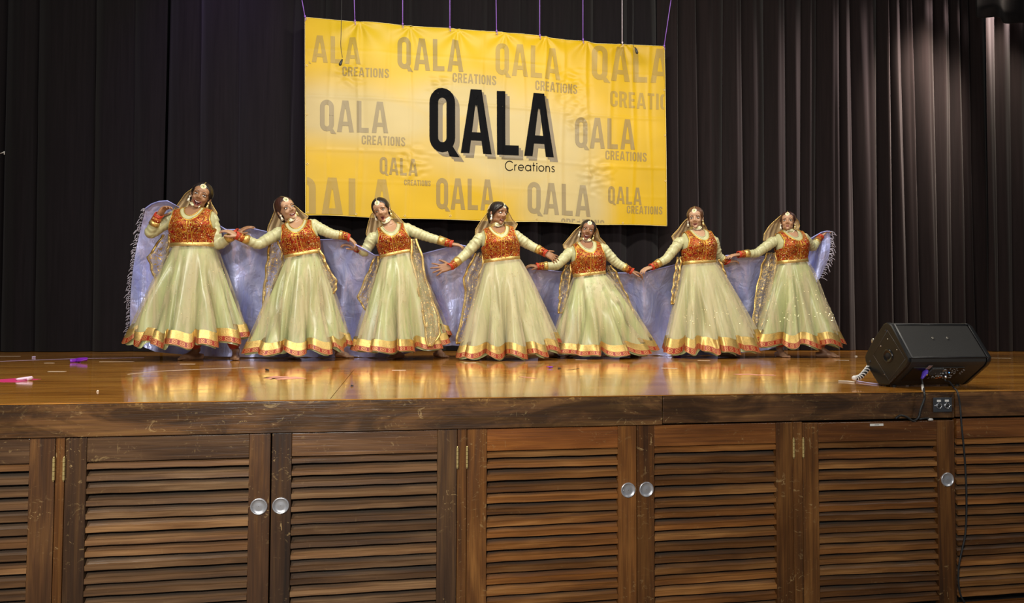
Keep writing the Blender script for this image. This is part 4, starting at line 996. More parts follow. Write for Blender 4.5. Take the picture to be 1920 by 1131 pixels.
    for k in range(7): q = c+nr*.005+(sd*math.cos(2*pi*k/7)+a*math.sin(2*pi*k/7))*.011*K; pj.blob(q, .0045, .0045, .0035, n=6, m=4)
    pj.build('pearls', M['pearl'], jo); MB().blob(c+nr*.005, .006, .006, .005, n=8, m=6).build('stone', M['green_stone'], jo)
    MB().tube([c+up*.015, H(part, .066, .105), H(part, .02, .124), H(part, -.03, .124)], .003, 6).build('hair_chain', M['jewel'], root)
    for g in (-1, 1):
        e = MB(); ec = H(g*.074, .006, -.030); e.disc(ec, (sd*g+fw*.8), .010, .004, 12); e.tube([ec-up*.008, ec-up*.02, ec-up*.032, ec-up*.036], [.003, .008, .012, .010], 10)
        for k in range(5): e.blob(ec-up*.041+(sd*math.cos(k*1.26)+fw*math.sin(k*1.26))*.008, .0035, .0035, .0035, n=6, m=4)
        e.build('earring', M['pearl'] if g < 0 else M['jewel'], root)
    nm = nb.lerp(ntop, .50); nd = (ntop-nb).normalized(); nf = (f*.75+fw*.5); nf = (nf-nd*nf.dot(nd)).normalized(); ns = nf.cross(nd).normalized(); ns = -ns if ns.x < 0 else ns
    ch = MB(); rs = []
    for j in range(5): rs.append([nm+nd*((j/4-.5)*.030*(1-.45*abs(math.cos(2*pi*k/32+pi/2))*0))+ns*math.cos(2*pi*k/32)*(.0595*K)+nf*math.sin(2*pi*k/32)*(.0625*K) for k in range(32)])
    ch.rings(rs, cap=False); co = ch.build('choker', M['jewel'], root)
    pe = MB(); pc = nm+nf*.064*K-nd*.008; pe.blob(pc, .038, .007, .023, (ns, nf, nd), 14, 8); pe.build('choker_plate', simple('pale_green_enamel', (.62, .62, .34), .3, .3), co)
    pj = MB()
    for k in range(11): an = pi*k/10; pj.blob(pc+ns*math.cos(an)*.039-nd*math.sin(an)*.023+nf*.003, .0046, .0046, .0046, n=6, m=4)
    for k in range(5): pj.blob(pc+ns*(k-2)*.012+nf*.007+nd*.004, .005, .004, .005, n=6, m=4)
    pj.build('pearls', M['pearl'], co)
    # ---------------- blouse: shell under the vest + sleeves
    def ell(h, x, hc_, a_, b_): return ((x)/a_)**2+((h-1.05)*Hh/b_)**2 < 1
    bl = MB(); nA, nH = 120, 46
    def local(u_, v_): an = 2*pi*u_; h = v_*1.0; p = T(h, an, 0)-W; return h, p.dot(s), p.dot(f), an
    def keep_b(u_, v_):
        h, x, y, an = local(u_, v_)
        return not (((x/.0695)**2+((1.04-h)*Hh/(.107 if y > 0 else .05))**2) < 1)
    bl.grid(lambda u_, v_: T(v_, 2*pi*u_, -.005), nA, nH, closed=True, keep=keep_b)
    sl = MB()
    for ai, (sh, el, wr, d) in enumerate(arms):
        A = D[('ra', 'la')[ai]]; end = lerp(0, 1, 1); path = smooth_path([sh.lerp(W+u*(Hh*.78), .42), sh+(el-sh)*.02, sh+(el-sh)*.16, sh.lerp(el, .62), el, el.lerp(wr, .5), wr-d*.006], 54); rr = []; rings = []
        ref = None; rd = random.Random(int(D['W'][0])+ai)
        for k, p in enumerate(path):
            t = k/54; r = interp(t, [0, .10, .22, .4, .6, .8, 1], [.040, .056, .062, .059, .052, .045, .035])*D.get('slk', .9)
            tg = (path[min(k+1, 54)]-path[max(k-1, 0)]).normalized()
            if ref is None: ref = tg.cross(V((0, 1, 0))).normalized()
            ref = (ref-tg*ref.dot(tg)).normalized(); b = tg.cross(ref); row = []
            for q in range(20):
                an = 2*pi*q/20; wv = 1+.07*math.sin(t*97+an*1.5)+.12*math.sin(t*47+2.4*math.sin(an+ai)+rd.random()*.2)*math.sin(pi*min(1, t*1.25))*(.55+.45*math.sin(an*2+t*9)); wv = max(wv, .93)
                row.append(p+(ref*math.cos(an)+b*math.sin(an))*(r*wv)+V((0, 0, -.006*math.sin(pi*t))))
            rings.append(row)
        sl.rings(rings)
    slm = remesh(sl, .0065, 1, .5); bo = MB(); bo.add(bl.v, bl.f); bo.add(slm.v, slm.f); bo.build('blouse', M['blouse'], root)
    edge = MB()   # neckline piping of blouse
    def neck_curve(a_, b_, bb_, off, n=64):
        pts = []
        for k in range(n+1):
            t = 2*pi*k/n; x = a_*math.cos(t); dz = (b_ if math.sin(t) > 0 else bb_)*abs(math.sin(t)); h = 1.04-dz/Hh
            # find the angle at height h whose side offset is x
            lo, hi = 0, pi/2; sgn = 1 if math.sin(t) > 0 else -1
            for _ in range(18):
                mid = (lo+hi)/2; xx = abs((T(h, mid if sgn > 0 else -mid, off)-W).dot(s))
                if xx > abs(x): lo = mid
                else: hi = mid
            an = (lo+hi)/2; an = an if x >= 0 else pi-an; an = an if sgn > 0 else -an
            pts.append(T(min(h, 1.02), an, off))
        return pts
    edge.tube(neck_curve(.068, .105, .05, -.002), .0035, 6, cap=False); edge.build('neckline_piping', M['gold2'] if D['Y'] < 3.4 else M['blouse'], root)
    # ---------------- vest
    na_, nb_ = D.get('nw', .098), D.get('nd', .150)
    def keep_v(u_, v_):
        h = v_*1.0; p = T(h, 2*pi*u_, 0)-W; x, y = p.dot(s), p.dot(f)
        if ((x/(na_+.002))**2+((1.04-h)*Hh/((nb_ if y > 0 else .07)+.002))**2) < 1: return False
        arm = hw0*1.02-.006; 
        if h > .36 and abs(x) > arm-.004-(.022*min(1, max(0, h-.42)/.25))+.06*max(0, 1-(h-.36)/.08): return False
        return True
    VO = .0065; ve = MB().grid(lambda u_, v_: T(v_*1.0, 2*pi*u_, VO), 190, 90, closed=True, keep=keep_v); vo = ve.build('vest', M['vest'], root)
    sm = vo.modifiers.new('t', 'SOLIDIFY'); sm.thickness = .003; sm.offset = -1
    tr = MB(); pts = neck_curve(na_, nb_, .07, VO+.003); pts = pts[:33] if True else pts
    def ribbon(mb_, pts, wd, lift=.0):
        rs = []
        for i, p in enumerate(pts):
            tg = (pts[min(i+1, len(pts)-1)]-pts[max(i-1, 0)]).normalized(); outw = (p-(W+u*(p-W).dot(u))).normalized(); b = tg.cross(outw).normalized()
            rs.append([p-b*wd+outw*lift, p+outw*(lift+.0025), p+b*wd+outw*lift, p+outw*(lift-.002)])
        mb_.rings(rs)
    ribbon(tr, neck_curve(na_, nb_, .07, VO+.003), .0075)
    hx = 1.04-nb_/Hh; fr = D.get('fx', 0)
    for dx in (-.007, .007):
        pts = []
        for k in range(13):
            h = lerp(0, hx, k/12); an = pi/2-(dx+fr+(.006*(1-k/12))*math.copysign(1, dx))/max(.08, interp(h, HX, HWD)*hw0); pts.append(T(h, an, VO+.003))
        ribbon(tr, pts, .005)
    for sgn in (1, -1):       # armhole braid front and back
        for fb in (1, -1):
            pts = []
            for k in range(16):
                h = lerp(.40, .93, k/15); arm = hw0*1.02-.006-(.022*min(1, max(0, (h-.42)/.25))); lo, hi = 0, pi/2
                for _ in range(16):
                    mid = (lo+hi)/2
                    if abs((T(h, mid, VO)-W).dot(s)) > arm: lo = mid
                    else: hi = mid
                an = (lo+hi)/2; an = an if sgn > 0 else pi-an; pts.append(T(h, an*fb, VO+.003))
            ribbon(tr, pts, .0085)
    tr.build('vest_braid', M['gold2'], root)
    wb = MB(); rs = []
    for hz, o_ in ((-.055, .009), (-.045, .0115), (.0, .0125), (.055, .0115), (.062, .009)):
        rs.append([T(0, 2*pi*k/72, o_)+u*(hz*Hh) for k in range(72)])
    wb.rings(rs, cap=False); wb.build('vest_waistband', M['gold'], root)
    # ---------------- sleeve cuffs and bangles
    for ai, (sh, el, wr, d) in enumerate(arms):
        k_ = D.get('slk', .9); dw = (wr-el).normalized(); L = (wr-el).length; c0, c1, c2 = wr-dw*min(.125, L*.5), wr-dw*.045, wr-dw*.004
        MB().tube([c0, c0+dw*.002, c1, c1-dw*.002], [.044*k_, .049*k_, .0435*k_, .036], 20).build('gold_cuff', M['gold'], root)
        MB().tube([c1, c1+dw*.002, c2, c2-dw*.002], [.038, .0435*k_, .0395*k_, .030], 20).build('embroidered_cuff', M['vest'], root)
        bg = MB(); ref = dw.cross(V((0, 1, 0))).normalized(); b2 = dw.cross(ref)
        for q in range(3):
            cc = wr+d*(.004+.0085*q); bg.tube([cc+(ref*math.cos(2*pi*k/20)+b2*math.sin(2*pi*k/20))*.033 for k in range(21)], .0038, 6, cap=False)
        bg.build('bangles', M['bangle'], root)
    # ---------------- skirt
    hl, hr = at(*D['hl'], Y), at(*D['hr'], Y); hb_ = at(D['hb'][0], D['hb'][1]-D.get('up', 7), Y-.25); zl, zr, zf = hl.z, hr.z, max(hb_.z, ZS+.012); C = (hl+hr)/2; a = (hr.x-hl.x)/2; bd = min(.62*a, .30); npl = D.get('npl', 9)+3; ph0 = D.get('ph', 0)
    dl = at(*D['gl'], Y).z-zl; dr = at(*D['gr'], Y).z-zr; band = (dl+dr)/2; Ls = ((W-C).length); bf = min(.26, band/Ls)
    rpl = random.Random(int(D['W'][0])*3); plA = [rpl.uniform(.6, 1.3) for _ in range(40)]
    vall = [(rpl.uniform(.35, 2.8), rpl.uniform(.11, .20), rpl.uniform(.08, .16), rpl.uniform(-.5, .5)) for _ in range(6)]
    def S(t, th, off=0, inner=0):
        # waist ring (tilted with the torso) blends into the hem ring
        th2 = th+(1.15/npl)*t**1.3*math.sin(npl*th+ph0+.6*math.sin(th*2+ph0))*(1 if not inner else .9)
        pl = (.15 if not inner else .23)*t**.75*math.sin(npl*th+ph0+pi/2+.7*math.sin(th*3+ph0))*plA[int((th/(2*pi)*npl) % npl)]*.9+.04*t**.8*math.sin((npl*2+3)*th+ph0*2)
        for va, vd, vw, vt in vall:
            dd = (th-va-vt*(t-.6))/vw; pl -= (vd*1.25*math.exp(-dd*dd)-vd*.55*math.exp(-((dd-1.9)/.9)**2))*min(1, t*1.8)*(1.15-.5*t)
        c, q = math.cos(th2), math.sin(th2); ws = T(0, th, .004+off)
        rr = 1+pl-(.07 if inner else 0)
        hx_ = C.x+c*(a*rr+off); hy_ = C.y-q*(bd*rr+off)
        zz = lerp(zl, zr, (c+1)/2); qq = max(q, 0)**.7; zz = zz*(1-qq)+zf*qq
        zz += .022*math.sin(npl*th+ph0-.9)*t+.012*math.sin(npl*2*th+1.3)*t + (.012 if q < 0 else 0)
        hem = V((hx_, hy_, max(zz-(.012 if inner else 0), ZS+.006+(.004 if not inner else 0))))
        e = t**.80; p = V((lerp(ws.x, hem.x, e), lerp(ws.y, hem.y, e), lerp(ws.z, hem.z, t)))
        kx = D.get('kneef', 0); p.y -= kx*math.sin(pi*t)**1.5*max(0, q)
        return p
    NT_ = 230
    MB().grid(lambda u_, v_: S(v_*(1-bf*.5)+.0*u_, 2*pi*u_, 0), NT_, 44, closed=True).build('skirt_net', M[D.get('net', 'net')], root)
    MB().grid(lambda u_, v_: S(v_*1.0, 2*pi*u_+.25, -.022, 1), NT_, 40, closed=True).build('skirt_lining', M['satin'], root)
    t1 = 1-bf; tm = 1-bf*.42
    g = MB().grid(lambda u_, v_: S(lerp(t1, tm, v_), 2*pi*u_, .004), NT_, 5, closed=True).build('gold_border', M['gold'], root)
    g = MB().grid(lambda u_, v_: S(lerp(tm, 1, v_), 2*pi*u_, .005), NT_, 4, closed=True, uv=lambda u_, v_: (u_*2.4, v_)).build('braid_border', M['braid'], root)
    sq = MB(); rq = random.Random(int(D['W'][0]))
    for k in range(230):
        t = rq.uniform(.04, t1-.02)**.7*(t1-.02); th = rq.uniform(0, 2*pi); 
        if t > t1-.01: continue
        p = S(t, th, .003); q = .0030; sq.add([p+V((q, 0, 0)), p+V((0, 0, q)), p-V((q, 0, 0)), p-V((0, 0, q)), p+V((0, -.002, 0)), p+V((0, .002, 0))], [(0, 1, 4), (1, 2, 4), (2, 3, 4), (3, 0, 4), (1, 0, 5), (2, 1, 5), (3, 2, 5), (0, 3, 5)])
    so = sq.build('sequins', M['sequin'], root, smooth=False); so['kind'] = 'stuff'
    for kn, ank in legs:
        q = ank+(kn-ank).normalized()*.035; MB().tube([kn, kn.lerp(ank, .5), q+(kn-ank).normalized()*.03, q, q+V((0, 0, .004))], [.066, .060, .050, .045, .038], 16).build('legging', M['leg'], root)
    # ---------------- head veil: hangs from the crown behind the head to the shoulders
    vr = D['veil']; rows = []      # (yl,xl,yr,xr)
    def veilP(u_, v_):
        n_ = len(vr)-1; x = v_*n_; xl, yl, xr, yr = [interp(x, range(n_+1), [q[k] for q in vr]) for k in range(4)]
        sx = 1-.6*(1-min(1, v_*3.2))**2; mx_ = (xl+xr)/2; xl, xr = mx_+(xl-mx_)*sx, mx_+(xr-mx_)*sx; yy_ = 3*(1-min(1, v_*4)); yl += yy_; yr += yy_; Yh = hc.y+.07
        l = at(xl, yl, Yh+.05+.03*v_); r = at(xr, yr, Yh+.05+.03*v_); p = l.lerp(r, u_); bul = math.sin(pi*u_); dep = interp(v_, [0, .15, .4, 1], [.0, .07, .11, .10])
        cr = H(0, -.03, .13); 
        p.z += .0*bul
        if v_ < .35: p.z += (1-v_/.35)*bul*.012
        p.y += dep*bul**.6 + .012*math.sin(u_*38+v_*2)*min(1, v_*2.5)*(.3+.7*abs(2*u_-1)); return p
    vo_ = MB().grid(veilP, 110, 34).build('veil', M['veil'], root)
    ed = MB(); ed.tube([veilP(0, k/30) for k in range(31)], .0032, 6); ed.tube([veilP(1, k/30) for k in range(31)], .0032, 6); ed.tube([veilP(k/50, 1) for k in range(51)], .0035, 6); ed.build('veil_edging', M['gold'], root)
    # crown piece of the veil, wrapped over the back of the hair
    cr = MB()
    def crownP(u_, v_):
        an = pi*(u_); b_ = lerp(R(8), R(95), v_); x = math.cos(an); z = math.sin(an); k_ = .0865+.004*v_
        px, pz = k_*x, .036+(.0915+.002*v_)*z; y = .012-.02*z*0
        y = D.get('vfront', -.024)-v_*.10; sc = math.sqrt(max(0.05, 1-((y+.012)/.112)**2)); return H(px*sc*1.0, y, .030+(pz-.030)*sc-(1-z)*.03*v_)
    cr.grid(crownP, 40, 14).build('veil_crown', M['veil'], root)
    # ---------------- stole tails
    for T_ in D.get('tails', ()):
        rw = T_['rows']; n_ = len(rw)-1
        def tailP(u_, v_):
            x = v_*n_; i = min(int(x), n_-1); t = x-i; A_, B_ = rw[i], rw[i+1]; y0 = Y+T_.get('y0', .05)+T_.get('yk', 0)*v_
            l = at(lerp(A_[0], B_[0], t), lerp(A_[2], B_[2], t), y0); r = at(lerp(A_[1], B_[1], t), lerp(A_[2], B_[2], t), y0); p = l.lerp(r, u_); wd = (r-l).length
            p.y += min(.03, .25*wd)*math.sin(u_*11+v_*4)+.006*math.sin(v_*40+u_*6); p.x += .004*math.sin(v_*26+u_*4); return p
        to = MB().grid(tailP, 34, 70).build('stole', M['stole'], root)
        be = MB()
        for uu in (0.0, 1.0):
            if T_.get('edge', 'LR').find('L' if uu == 0 else 'R') < 0: continue
            bw = T_.get('bw', .020); rs = []
            for k in range(61):
                p = tailP(uu, k/60); sg = 1 if uu == 0 else -1; rs.append([p+V((-.002*sg, -.004, 0)), p+V((bw*sg, -.005, .0)), p+V((bw*sg, .002, 0)), p+V((-.002*sg, .002, 0))])
            be.rings(rs)
        rs = []
        for k in range(31): p = tailP(k/30, 1); rs.append([p+V((0, -.004, -.002)), p+V((0, -.004, .016)), p+V((0, .002, .016)), p+V((0, .002, -.002))])
        be.rings(rs); be.build('stole_border', M['gold'], to)
    return root
SPECS = [
 dict(label='leftmost dancer, laughing, lifting the blue cloth over her raised arm', Y=3.35, skin=(.36, .185, .095), hair=HB,
  W=(364, 461), N=(364, 390), shl=(324, 398), shr=(399, 400), hw=.176, face=(373.3, 369), tilt=19, yaw=-4, pitch=4, hk=1.07, open=.021, smile=1, mw=.029, browup=.001,
  ra=dict(s=(330, 404), e=(281, 437), w=(296, 406), t=(312, 385), ey=-.05, wy=-.12, n=(-.6, .2, .5), th=-1, curl=.75),
  la=dict(s=(396, 408), e=(409, 458), w=(444, 438), t=(468, 423), ey=-.02, wy=-.1, n=(0, -.4, 1), th=1, curl=.35),
  rf=dict(t=(331, 676), d=(-.75, -.5)), lf=dict(t=(440, 676.5), d=(.15, -1)), hips=(372, 505), hl=(249, 634), hr=(454, 630), hb=(320, 654), gl=(258, 610), gr=(452, 607), npl=9, ph=.4,
  veil=[(360, 347, 378, 347), (347, 363, 388, 364), (334, 381, 397, 383), (322, 397, 407, 400), (318, 408, 402, 411)],
  tails=[dict(rows=[(304, 322, 440), (288, 320, 462), (274, 316, 481), (281, 311, 505), (289, 305, 522), (296, 301, 536)], y0=.03)]),
 dict(label='second dancer from the left, smiling with her head tipped left', Y=3.36, skin=(.50, .29, .17), hair=HR,
  W=(568, 478), N=(556, 414), shl=(518, 432), shr=(588, 409), hw=.152, face=(545.6, 392.3), tilt=-27, yaw=22, pitch=5, hk=1.02, open=.010, smile=1, mw=.027,
  ra=dict(s=(524, 436), e=(484, 457), w=(446, 443), t=(420, 429), wy=-.16, ey=-.06, n=(0, -.4, 1), th=-1, curl=.45),
  la=dict(s=(585, 421), e=(620, 437), w=(652, 444), t=(669, 459), wy=.0, n=(.6, -.2, .7), th=-1, curl=.55),
  rf=dict(t=(546, 673.5), d=(-.2, -1)), lf=dict(t=(660, 672), d=(.85, -.5)), hips=(573, 515), hl=(467, 654), hr=(652, 645), hb=(540, 668), gl=(476, 637), gr=(648, 622), npl=8, ph=1.7,
  veil=[(520, 374, 545, 373), (516, 392, 556, 388), (510, 407, 566, 397), (502, 425, 578, 406), (501, 434, 574, 412)],
  tails=[dict(rows=[(503, 524, 452), (501, 532, 475), (498, 532, 495), (494, 516, 531), (491, 504, 575), (489, 496, 597)], y0=.05), dict(rows=[(590, 600, 466), (600, 610, 485), (604, 615, 500), (614, 631, 524), (622, 632, 538), (623, 628, 551)], y0=-.06, edge='R')]),
 dict(label='third dancer from the left, singing with mouth open, net stole down her left side', Y=3.42, skin=(.48, .27, .155), hair=HB,
  W=(743, 477), N=(731, 421), shl=(693, 440), shr=(764, 417), hw=.142, face=(713.4, 399), tilt=-19, yaw=-13, pitch=10, hk=1.0, open=.017, smile=-.2, mw=.017, teeth=0, lid=.55,
  ra=dict(s=(699, 446), e=(684, 471), w=(670, 467), t=(656, 460), ey=.02, wy=.02, n=(0, -.3, 1), th=-1, curl=.5),
  la=dict(s=(760, 428), e=(800, 443), w=(844, 457), t=(863, 460), wy=-.05, n=(0, -.3, 1), th=-1, curl=.5),
  rf=dict(t=(729, 674.5), d=(-.55, -.8)), lf=dict(t=(836, 671.5), d=(.4, -.9)), hips=(750, 515), hl=(668, 652), hr=(842, 630), hb=(730, 664), gl=(673, 633), gr=(836, 611), npl=8, ph=2.9,
  veil=[(700, 388, 724, 384), (695, 402, 735, 394), (690, 420, 748, 407), (686, 438, 758, 418), (690, 448, 750, 424)],
  tails=[dict(rows=[(701, 712, 478), (694, 710, 500), (687, 708, 515), (669, 697, 556), (676, 694, 570), (686, 691, 584)], y0=.04), dict(rows=[(769, 782, 448), (770, 793, 483), (779, 800, 524), (787, 813, 563), (793, 824, 595), (796, 827, 626), (801, 812, 650)], y0=-.05, yk=-.24)]),
 dict(label='middle dancer with short black hair, arms spread, looking towards the right', Y=3.30, skin=(.34, .17, .085), hair=HB,
  W=(941, 488), N=(933, 424), shl=(896, 436), shr=(967, 431), hw=.160, face=(944.5, 404.3), tilt=11, yaw=42, pitch=-2, hk=.99, open=.008, smile=.8, mw=.025, bangs=1, gaze=(.3, 0), vfront=-.035,
  ra=dict(s=(900, 447), e=(872, 477), w=(846, 500), t=(829, 503), wy=-.1, n=(0, -1, .25), th=1, curl=.12, spread=.30, k=1.12),
  la=dict(s=(964, 441), e=(993, 459), w=(1021, 474), t=(1036, 482), wy=-.08, n=(.1, -.9, .4), th=-1, curl=.25, spread=.22),
  rf=dict(t=(905, 672), d=(-.2, -1), k=.9), lf=dict(t=(1051, 671), d=(.95, -.3)), hips=(948, 525), hl=(868, 664), hr=(1044, 640), net='net2', hb=(925, 674), gl=(875, 645), gr=(1038, 619), npl=9, ph=.9,
  veil=[(922, 385, 946, 381), (914, 398, 952, 394), (902, 414, 962, 412), (892, 430, 971, 420), (891, 442, 966, 430)],
  tails=[dict(rows=[(890, 908, 474), (878, 906, 500), (868, 900, 520), (872, 897, 544), (866, 890, 594), (856, 881, 626), (854, 870, 645)], y0=.03)]),
 dict(label='crouching dancer, lowest of the row, laughing, with a wide gathered skirt', Y=3.55, skin=(.30, .145, .075), hair=HB,
  W=(1105, 515), N=(1097, 453), shl=(1064, 464), shr=(1132, 455), hw=.156, face=(1101.8, 434.6), tilt=14, yaw=4, pitch=2, hk=.96, open=.017, smile=1, mw=.026,
  ra=dict(s=(1068, 474), e=(1043, 497), w=(1010, 500), t=(990, 498), ey=-.03, wy=-.03, n=(0, -.3, 1), th=-1, curl=.55),
  la=dict(s=(1130, 466), e=(1156, 492), w=(1182, 508), t=(1201, 513), wy=-.03, n=(0, -.3, 1), th=1, curl=.5),
  rf=dict(t=(1062, 669.5), d=(-.5, -.8), k=.8, kn=(1085, 585)), lf=dict(t=(1203, 670), d=(.9, -.3), kn=(1160, 590)), hips=(1112, 555), hl=(1040, 656), hr=(1223, 640), hb=(1118, 671), gl=(1043, 642), gr=(1213, 620), npl=8, ph=2.2, kneef=.06,
  veil=[(1086, 417, 1112, 414), (1078, 432, 1121, 430), (1066, 447, 1125, 445), (1056, 459, 1136, 456), (1058, 466, 1138, 463)],
  tails=[dict(rows=[(1060, 1072, 496), (1052, 1070, 520), (1049, 1066, 550), (1048, 1064, 562), (1045, 1058, 588)], y0=.03), dict(rows=[(1134, 1146, 498), (1142, 1158, 515), (1149, 1164, 530), (1163, 1177, 552), (1174, 1186, 574), (1184, 1190, 593)], y0=.02, edge='R')]),
 dict(label='second dancer from the right, brown-haired, with pinkish lips and a very wide plain skirt', Y=3.55, skin=(.52, .31, .19), hair=HW,
  W=(1311, 493), N=(1306, 431), shl=(1270, 446), shr=(1341, 441), hw=.160, face=(1302.8, 412.3), tilt=-3, yaw=-4, pitch=8, hk=1.0, open=.0055, smile=-.3, mw=.020, teeth=0, lip=(.35, .10, .09),
  ra=dict(s=(1274, 454), e=(1249, 485), w=(1224, 500), t=(1206, 506), wy=-.03, n=(0, -.3, 1), th=1, curl=.5),
  la=dict(s=(1337, 451), e=(1346, 478), w=(1362, 492), t=(1374, 489), ey=.05, wy=.06, n=(0, -.3, 1), th=-1, curl=.5),
  rf=dict(t=(1270, 670), d=(-.2, -1), k=.9), lf=dict(t=(1388, 670.5), d=(.9, -.45)), hips=(1316, 530), hl=(1253, 658), hr=(1420, 636), net='net2', hb=(1310, 667), gl=(1254, 638), gr=(1404, 607), npl=10, ph=.2,
  veil=[(1289, 401, 1315, 400), (1282, 416, 1319, 415), (1272, 430, 1326, 428), (1260, 443, 1331, 440), (1264, 454, 1329, 447)],
  tails=[dict(rows=[(1269, 1278, 482), (1266, 1276, 510), (1260, 1271, 546), (1257, 1265, 571)], y0=.03), dict(rows=[(1337, 1349, 487), (1349, 1361, 513), (1357, 1366, 530), (1363, 1369, 539)], y0=-.06, edge='R')]),
 dict(label='rightmost dancer, upright and facing the camera, stretching the cloth end out to the right', Y=3.58, skin=(.50, .28, .165), hair=HR,
  W=(1486, 491), N=(1479, 432), shl=(1443, 446), shr=(1509, 436), hw=.154, face=(1476.5, 416.5), tilt=0, yaw=-2, pitch=-2, hk=.94, open=0, smile=-.2, mw=.017, lip=(.22, .03, .03),
  ra=dict(s=(1449, 453), e=(1418, 474), w=(1388, 477), t=(1365, 480), wy=-.03, n=(0, -.2, 1), th=1, curl=.3),
  la=dict(s=(1505, 445), e=(1524, 463), w=(1537, 446), t=(1546, 436), ey=.10, wy=.12, n=(.5, 0, .7), th=-1, curl=.6),
  rf=dict(t=(1476, 671), d=(-.05, -1)), lf=dict(t=(1574, 671), d=(.75, -.65)), hips=(1490, 530), hl=(1422, 640), hr=(1573, 628), hb=(1470, 656), gl=(1428, 620), gr=(1567, 607), npl=8, ph=1.2,
  veil=[(1463, 397, 1486, 396), (1455, 412, 1490, 406), (1443, 424, 1498, 414), (1434, 438, 1501, 423), (1432, 452, 1496, 434)],
  tails=[dict(rows=[(1437, 1454, 474), (1430, 1455, 497), (1421, 1450, 540), (1414, 1441, 585), (1412, 1430, 616), (1417, 1426, 632)], y0=.05)]),
]
for D in SPECS: dancer(D)

# ------------------------------------------------------------------ long blue cloth held behind the row
def blue_mat():
    n = NT('pale_blue_shiny_cloth'); v = n.coord('Object')
    wv = n.new('ShaderNodeVectorMath', {0: v, 1: n.new('ShaderNodeVectorMath', {0: n.noise(v, 3, 2, out=1), 'Scale': .35}, operation='SCALE').outputs[0]}, operation='ADD').outputs[0]
    crk = n.voro(wv, 7, 'DISTANCE_TO_EDGE'); crk2 = n.voro(wv, 19, 'DISTANCE_TO_EDGE'); h = n.noise(n.coord('Object', (8, 8, 1.5), (0, .25, 0)), 1.0, 4, .55, 1.0)
    hh = n.math('ADD', n.math('ADD', n.math('MULTIPLY', crk, .7), n.math('MULTIPLY', crk2, .2)), n.math('MULTIPLY', h, 1.3))
    c = n.ramp(h, [(.3, (.44, .50, .98)), (.7, (.62, .66, 1.0))])
    return n.P(base=c, rough=.33, metal=.3, spec=.9, sheen=.2, normal=n.bump(hh, .5, .03))
BC = [ # top x, top y, bottom x, bottom y, depth top, depth bottom, bow
 (273, 391, 244, 633, 3.42, 3.72, -10), (284, 383, 255, 642, 3.40, 3.74, -8), (298, 378, 272, 652, 3.36, 3.76, -6), (314, 377, 292, 660, 3.34, 3.80, -3), (327, 384, 320, 663, 3.40, 3.84, 0), (345, 395, 345, 665, 3.52, 3.86, 0), (375, 410, 372, 667, 3.55, 3.86, 0),
 (404, 419, 402, 669, 3.48, 3.84, 0), (424, 431, 420, 669, 3.40, 3.80, 0), (446, 431, 440, 669, 3.36, 3.8, 0), (470, 428, 470, 670, 3.35, 3.8, 0), (505, 436, 505, 670, 3.50, 3.84, 0), (560, 445, 560, 671, 3.56, 3.84, 0), (605, 450, 605, 671, 3.48, 3.84, 0),
 (645, 448, 648, 671, 3.40, 3.82, 0), (667, 459, 672, 671, 3.345, 3.82, 0), (684, 468, 690, 671, 3.33, 3.82, 0), (703, 479, 706, 671, 3.40, 3.83, 0), (730, 478, 735, 669, 3.56, 3.85, 0), (793, 476, 790, 657, 3.52, 3.86, 0), (828, 467, 820, 650, 3.44, 3.86, 0), (862, 459, 850, 648, 3.40, 3.86, 0),
 (878, 463, 872, 650, 3.43, 3.86, 0), (900, 486, 900, 652, 3.55, 3.88, 0), (945, 502, 950, 656, 3.56, 3.9, 0), (990, 502, 1000, 664, 3.55, 3.94, 0), (1020, 507, 1028, 667, 3.58, 3.98, 0), (1057, 510, 1060, 668, 3.66, 4.02, 0), (1110, 513, 1120, 668, 3.72, 4.04, 0), (1158, 512, 1165, 668, 3.66, 4.02, 0), (1203, 513, 1208, 668, 3.59, 4.0, 0),
 (1226, 507, 1232, 669, 3.60, 3.98, 0), (1268, 496, 1275, 669, 3.68, 4.0, 0), (1310, 488, 1315, 668, 3.72, 4.02, 0), (1340, 483, 1348, 667, 3.68, 4.0, 0), (1366, 479, 1376, 663, 3.60, 3.98, 0), (1400, 480, 1408, 660, 3.62, 3.98, 0), (1432, 481, 1440, 656, 3.66, 4.0, 0), (1470, 474, 1466, 648, 3.74, 4.0, 0),
 (1505, 458, 1490, 600, 3.74, 3.98, 0), (1524, 445, 1508, 560, 3.72, 3.9, 2), (1540, 436, 1522, 540, 3.69, 3.84, 4), (1548, 434, 1531, 530, 3.66, 3.80, 6), (1556, 434, 1537, 522, 3.67, 3.78, 8)]
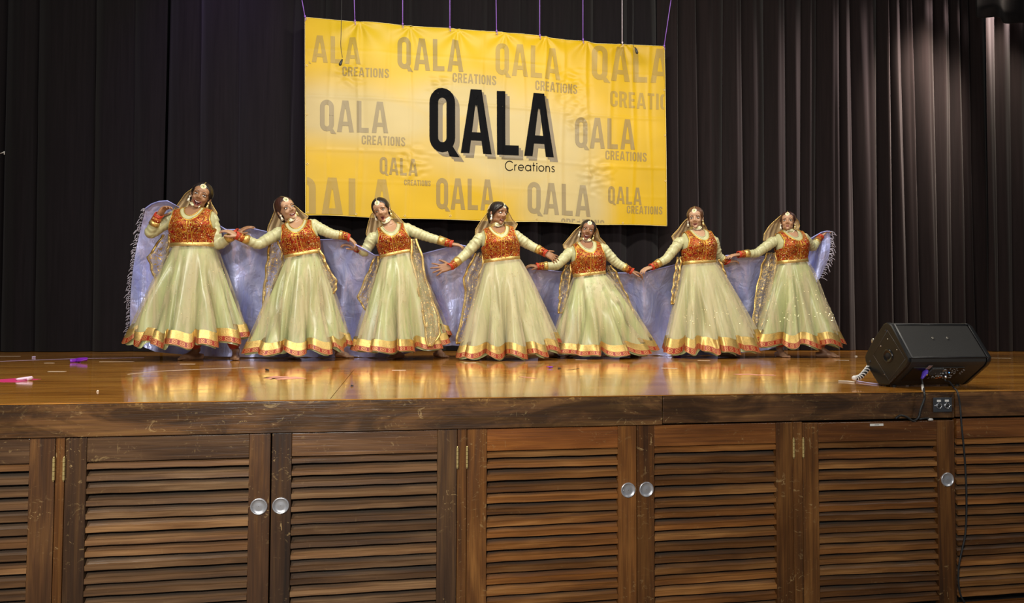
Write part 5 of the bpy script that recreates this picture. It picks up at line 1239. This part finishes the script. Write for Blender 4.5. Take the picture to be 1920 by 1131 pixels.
def blueP(u_, v_):
    n_ = len(BC)-1; x = u_*n_; i = min(int(x), n_-1); t = x-i; A_, B_ = BC[i], BC[i+1]
    q = [lerp(A_[k], B_[k], t) for k in range(7)]
    px = lerp(q[0], q[2], v_)+q[6]*math.sin(pi*v_); py = lerp(q[1], q[3], v_); Yd = lerp(q[4], q[5], min(1, v_**.55*1.02))
    sx = lerp(q[0], q[2], v_)
    fold = .055*math.sin(px*.075+v_*3+1.2*math.sin(px*.017))*(.35+.65*v_)+.016*math.sin(px*.13-v_*5)+.018*MN.noise(V((px*.02, py*.011, 1)))*2+.007*MN.noise(V((px*.07, py*.03, 4)))*2
    for hx, hy, sg in ((311, 385, 1), (440, 432, 1), (667, 459, 1), (862, 459, 1), (990, 500, 1), (1203, 512, 1), (1366, 480, 1), (1546, 435, 1)):   # folds fanning from each hand
        dx, dy = px-hx, py-hy+8; r = math.hypot(dx, dy)
        if r < 150: fold += .020*(1-r/150)*math.sin(math.atan2(dx, dy)*11+hx)*min(1, r/14)
    p = at(px, py, Yd+fold*min(1, .15+v_*2.2)); p.z = max(p.z, ZS+.006+.004*math.sin(px*.2)); return p
bc = thing('blue_cloth', 'long shiny pale blue cloth held up behind the row of dancers', 'cloth', (1.2, 3.85, ZS))
MB().grid(blueP, 560, 90).build('cloth_sheet', blue_mat(), bc)
BE = simple('blue_cloth_hem', (.30, .33, .70), .35)
MB().tube([blueP(k/400, 0) for k in range(401)], .006, 6).build('rolled_edge', BE, bc)
FR = simple('pale_fringe', (.58, .55, .66), .5); rnd = random.Random(3)
for (uu, sg, nm_, n_) in ((0.0, -1, 'left', 62), (1.0, 1, 'right', 26)):
    fm = MB()
    for k in range(n_):
        v_ = (k+rnd.random()*.7)/n_; p = blueP(uu, v_); L = rnd.uniform(.02, .05) if sg < 0 else rnd.uniform(.02, .075)
        q = [p, p+V((sg*L*.5, -.01, rnd.uniform(-.008, .006))), p+V((sg*L*rnd.uniform(.6, 1.1), -.015, -L*rnd.uniform(.2, .9)))]
        fm.tube(smooth_path(q, 5), .0022, 5)
        if k % 3 == 0: q2 = [p, p+V((sg*L*.3, -.01, -.01)), p+V((sg*L*.5, 0, -L*1.2))]; fm.tube(q2, .0018, 5)
    fo = fm.build('fringe', FR, bc); fo['kind'] = 'stuff'
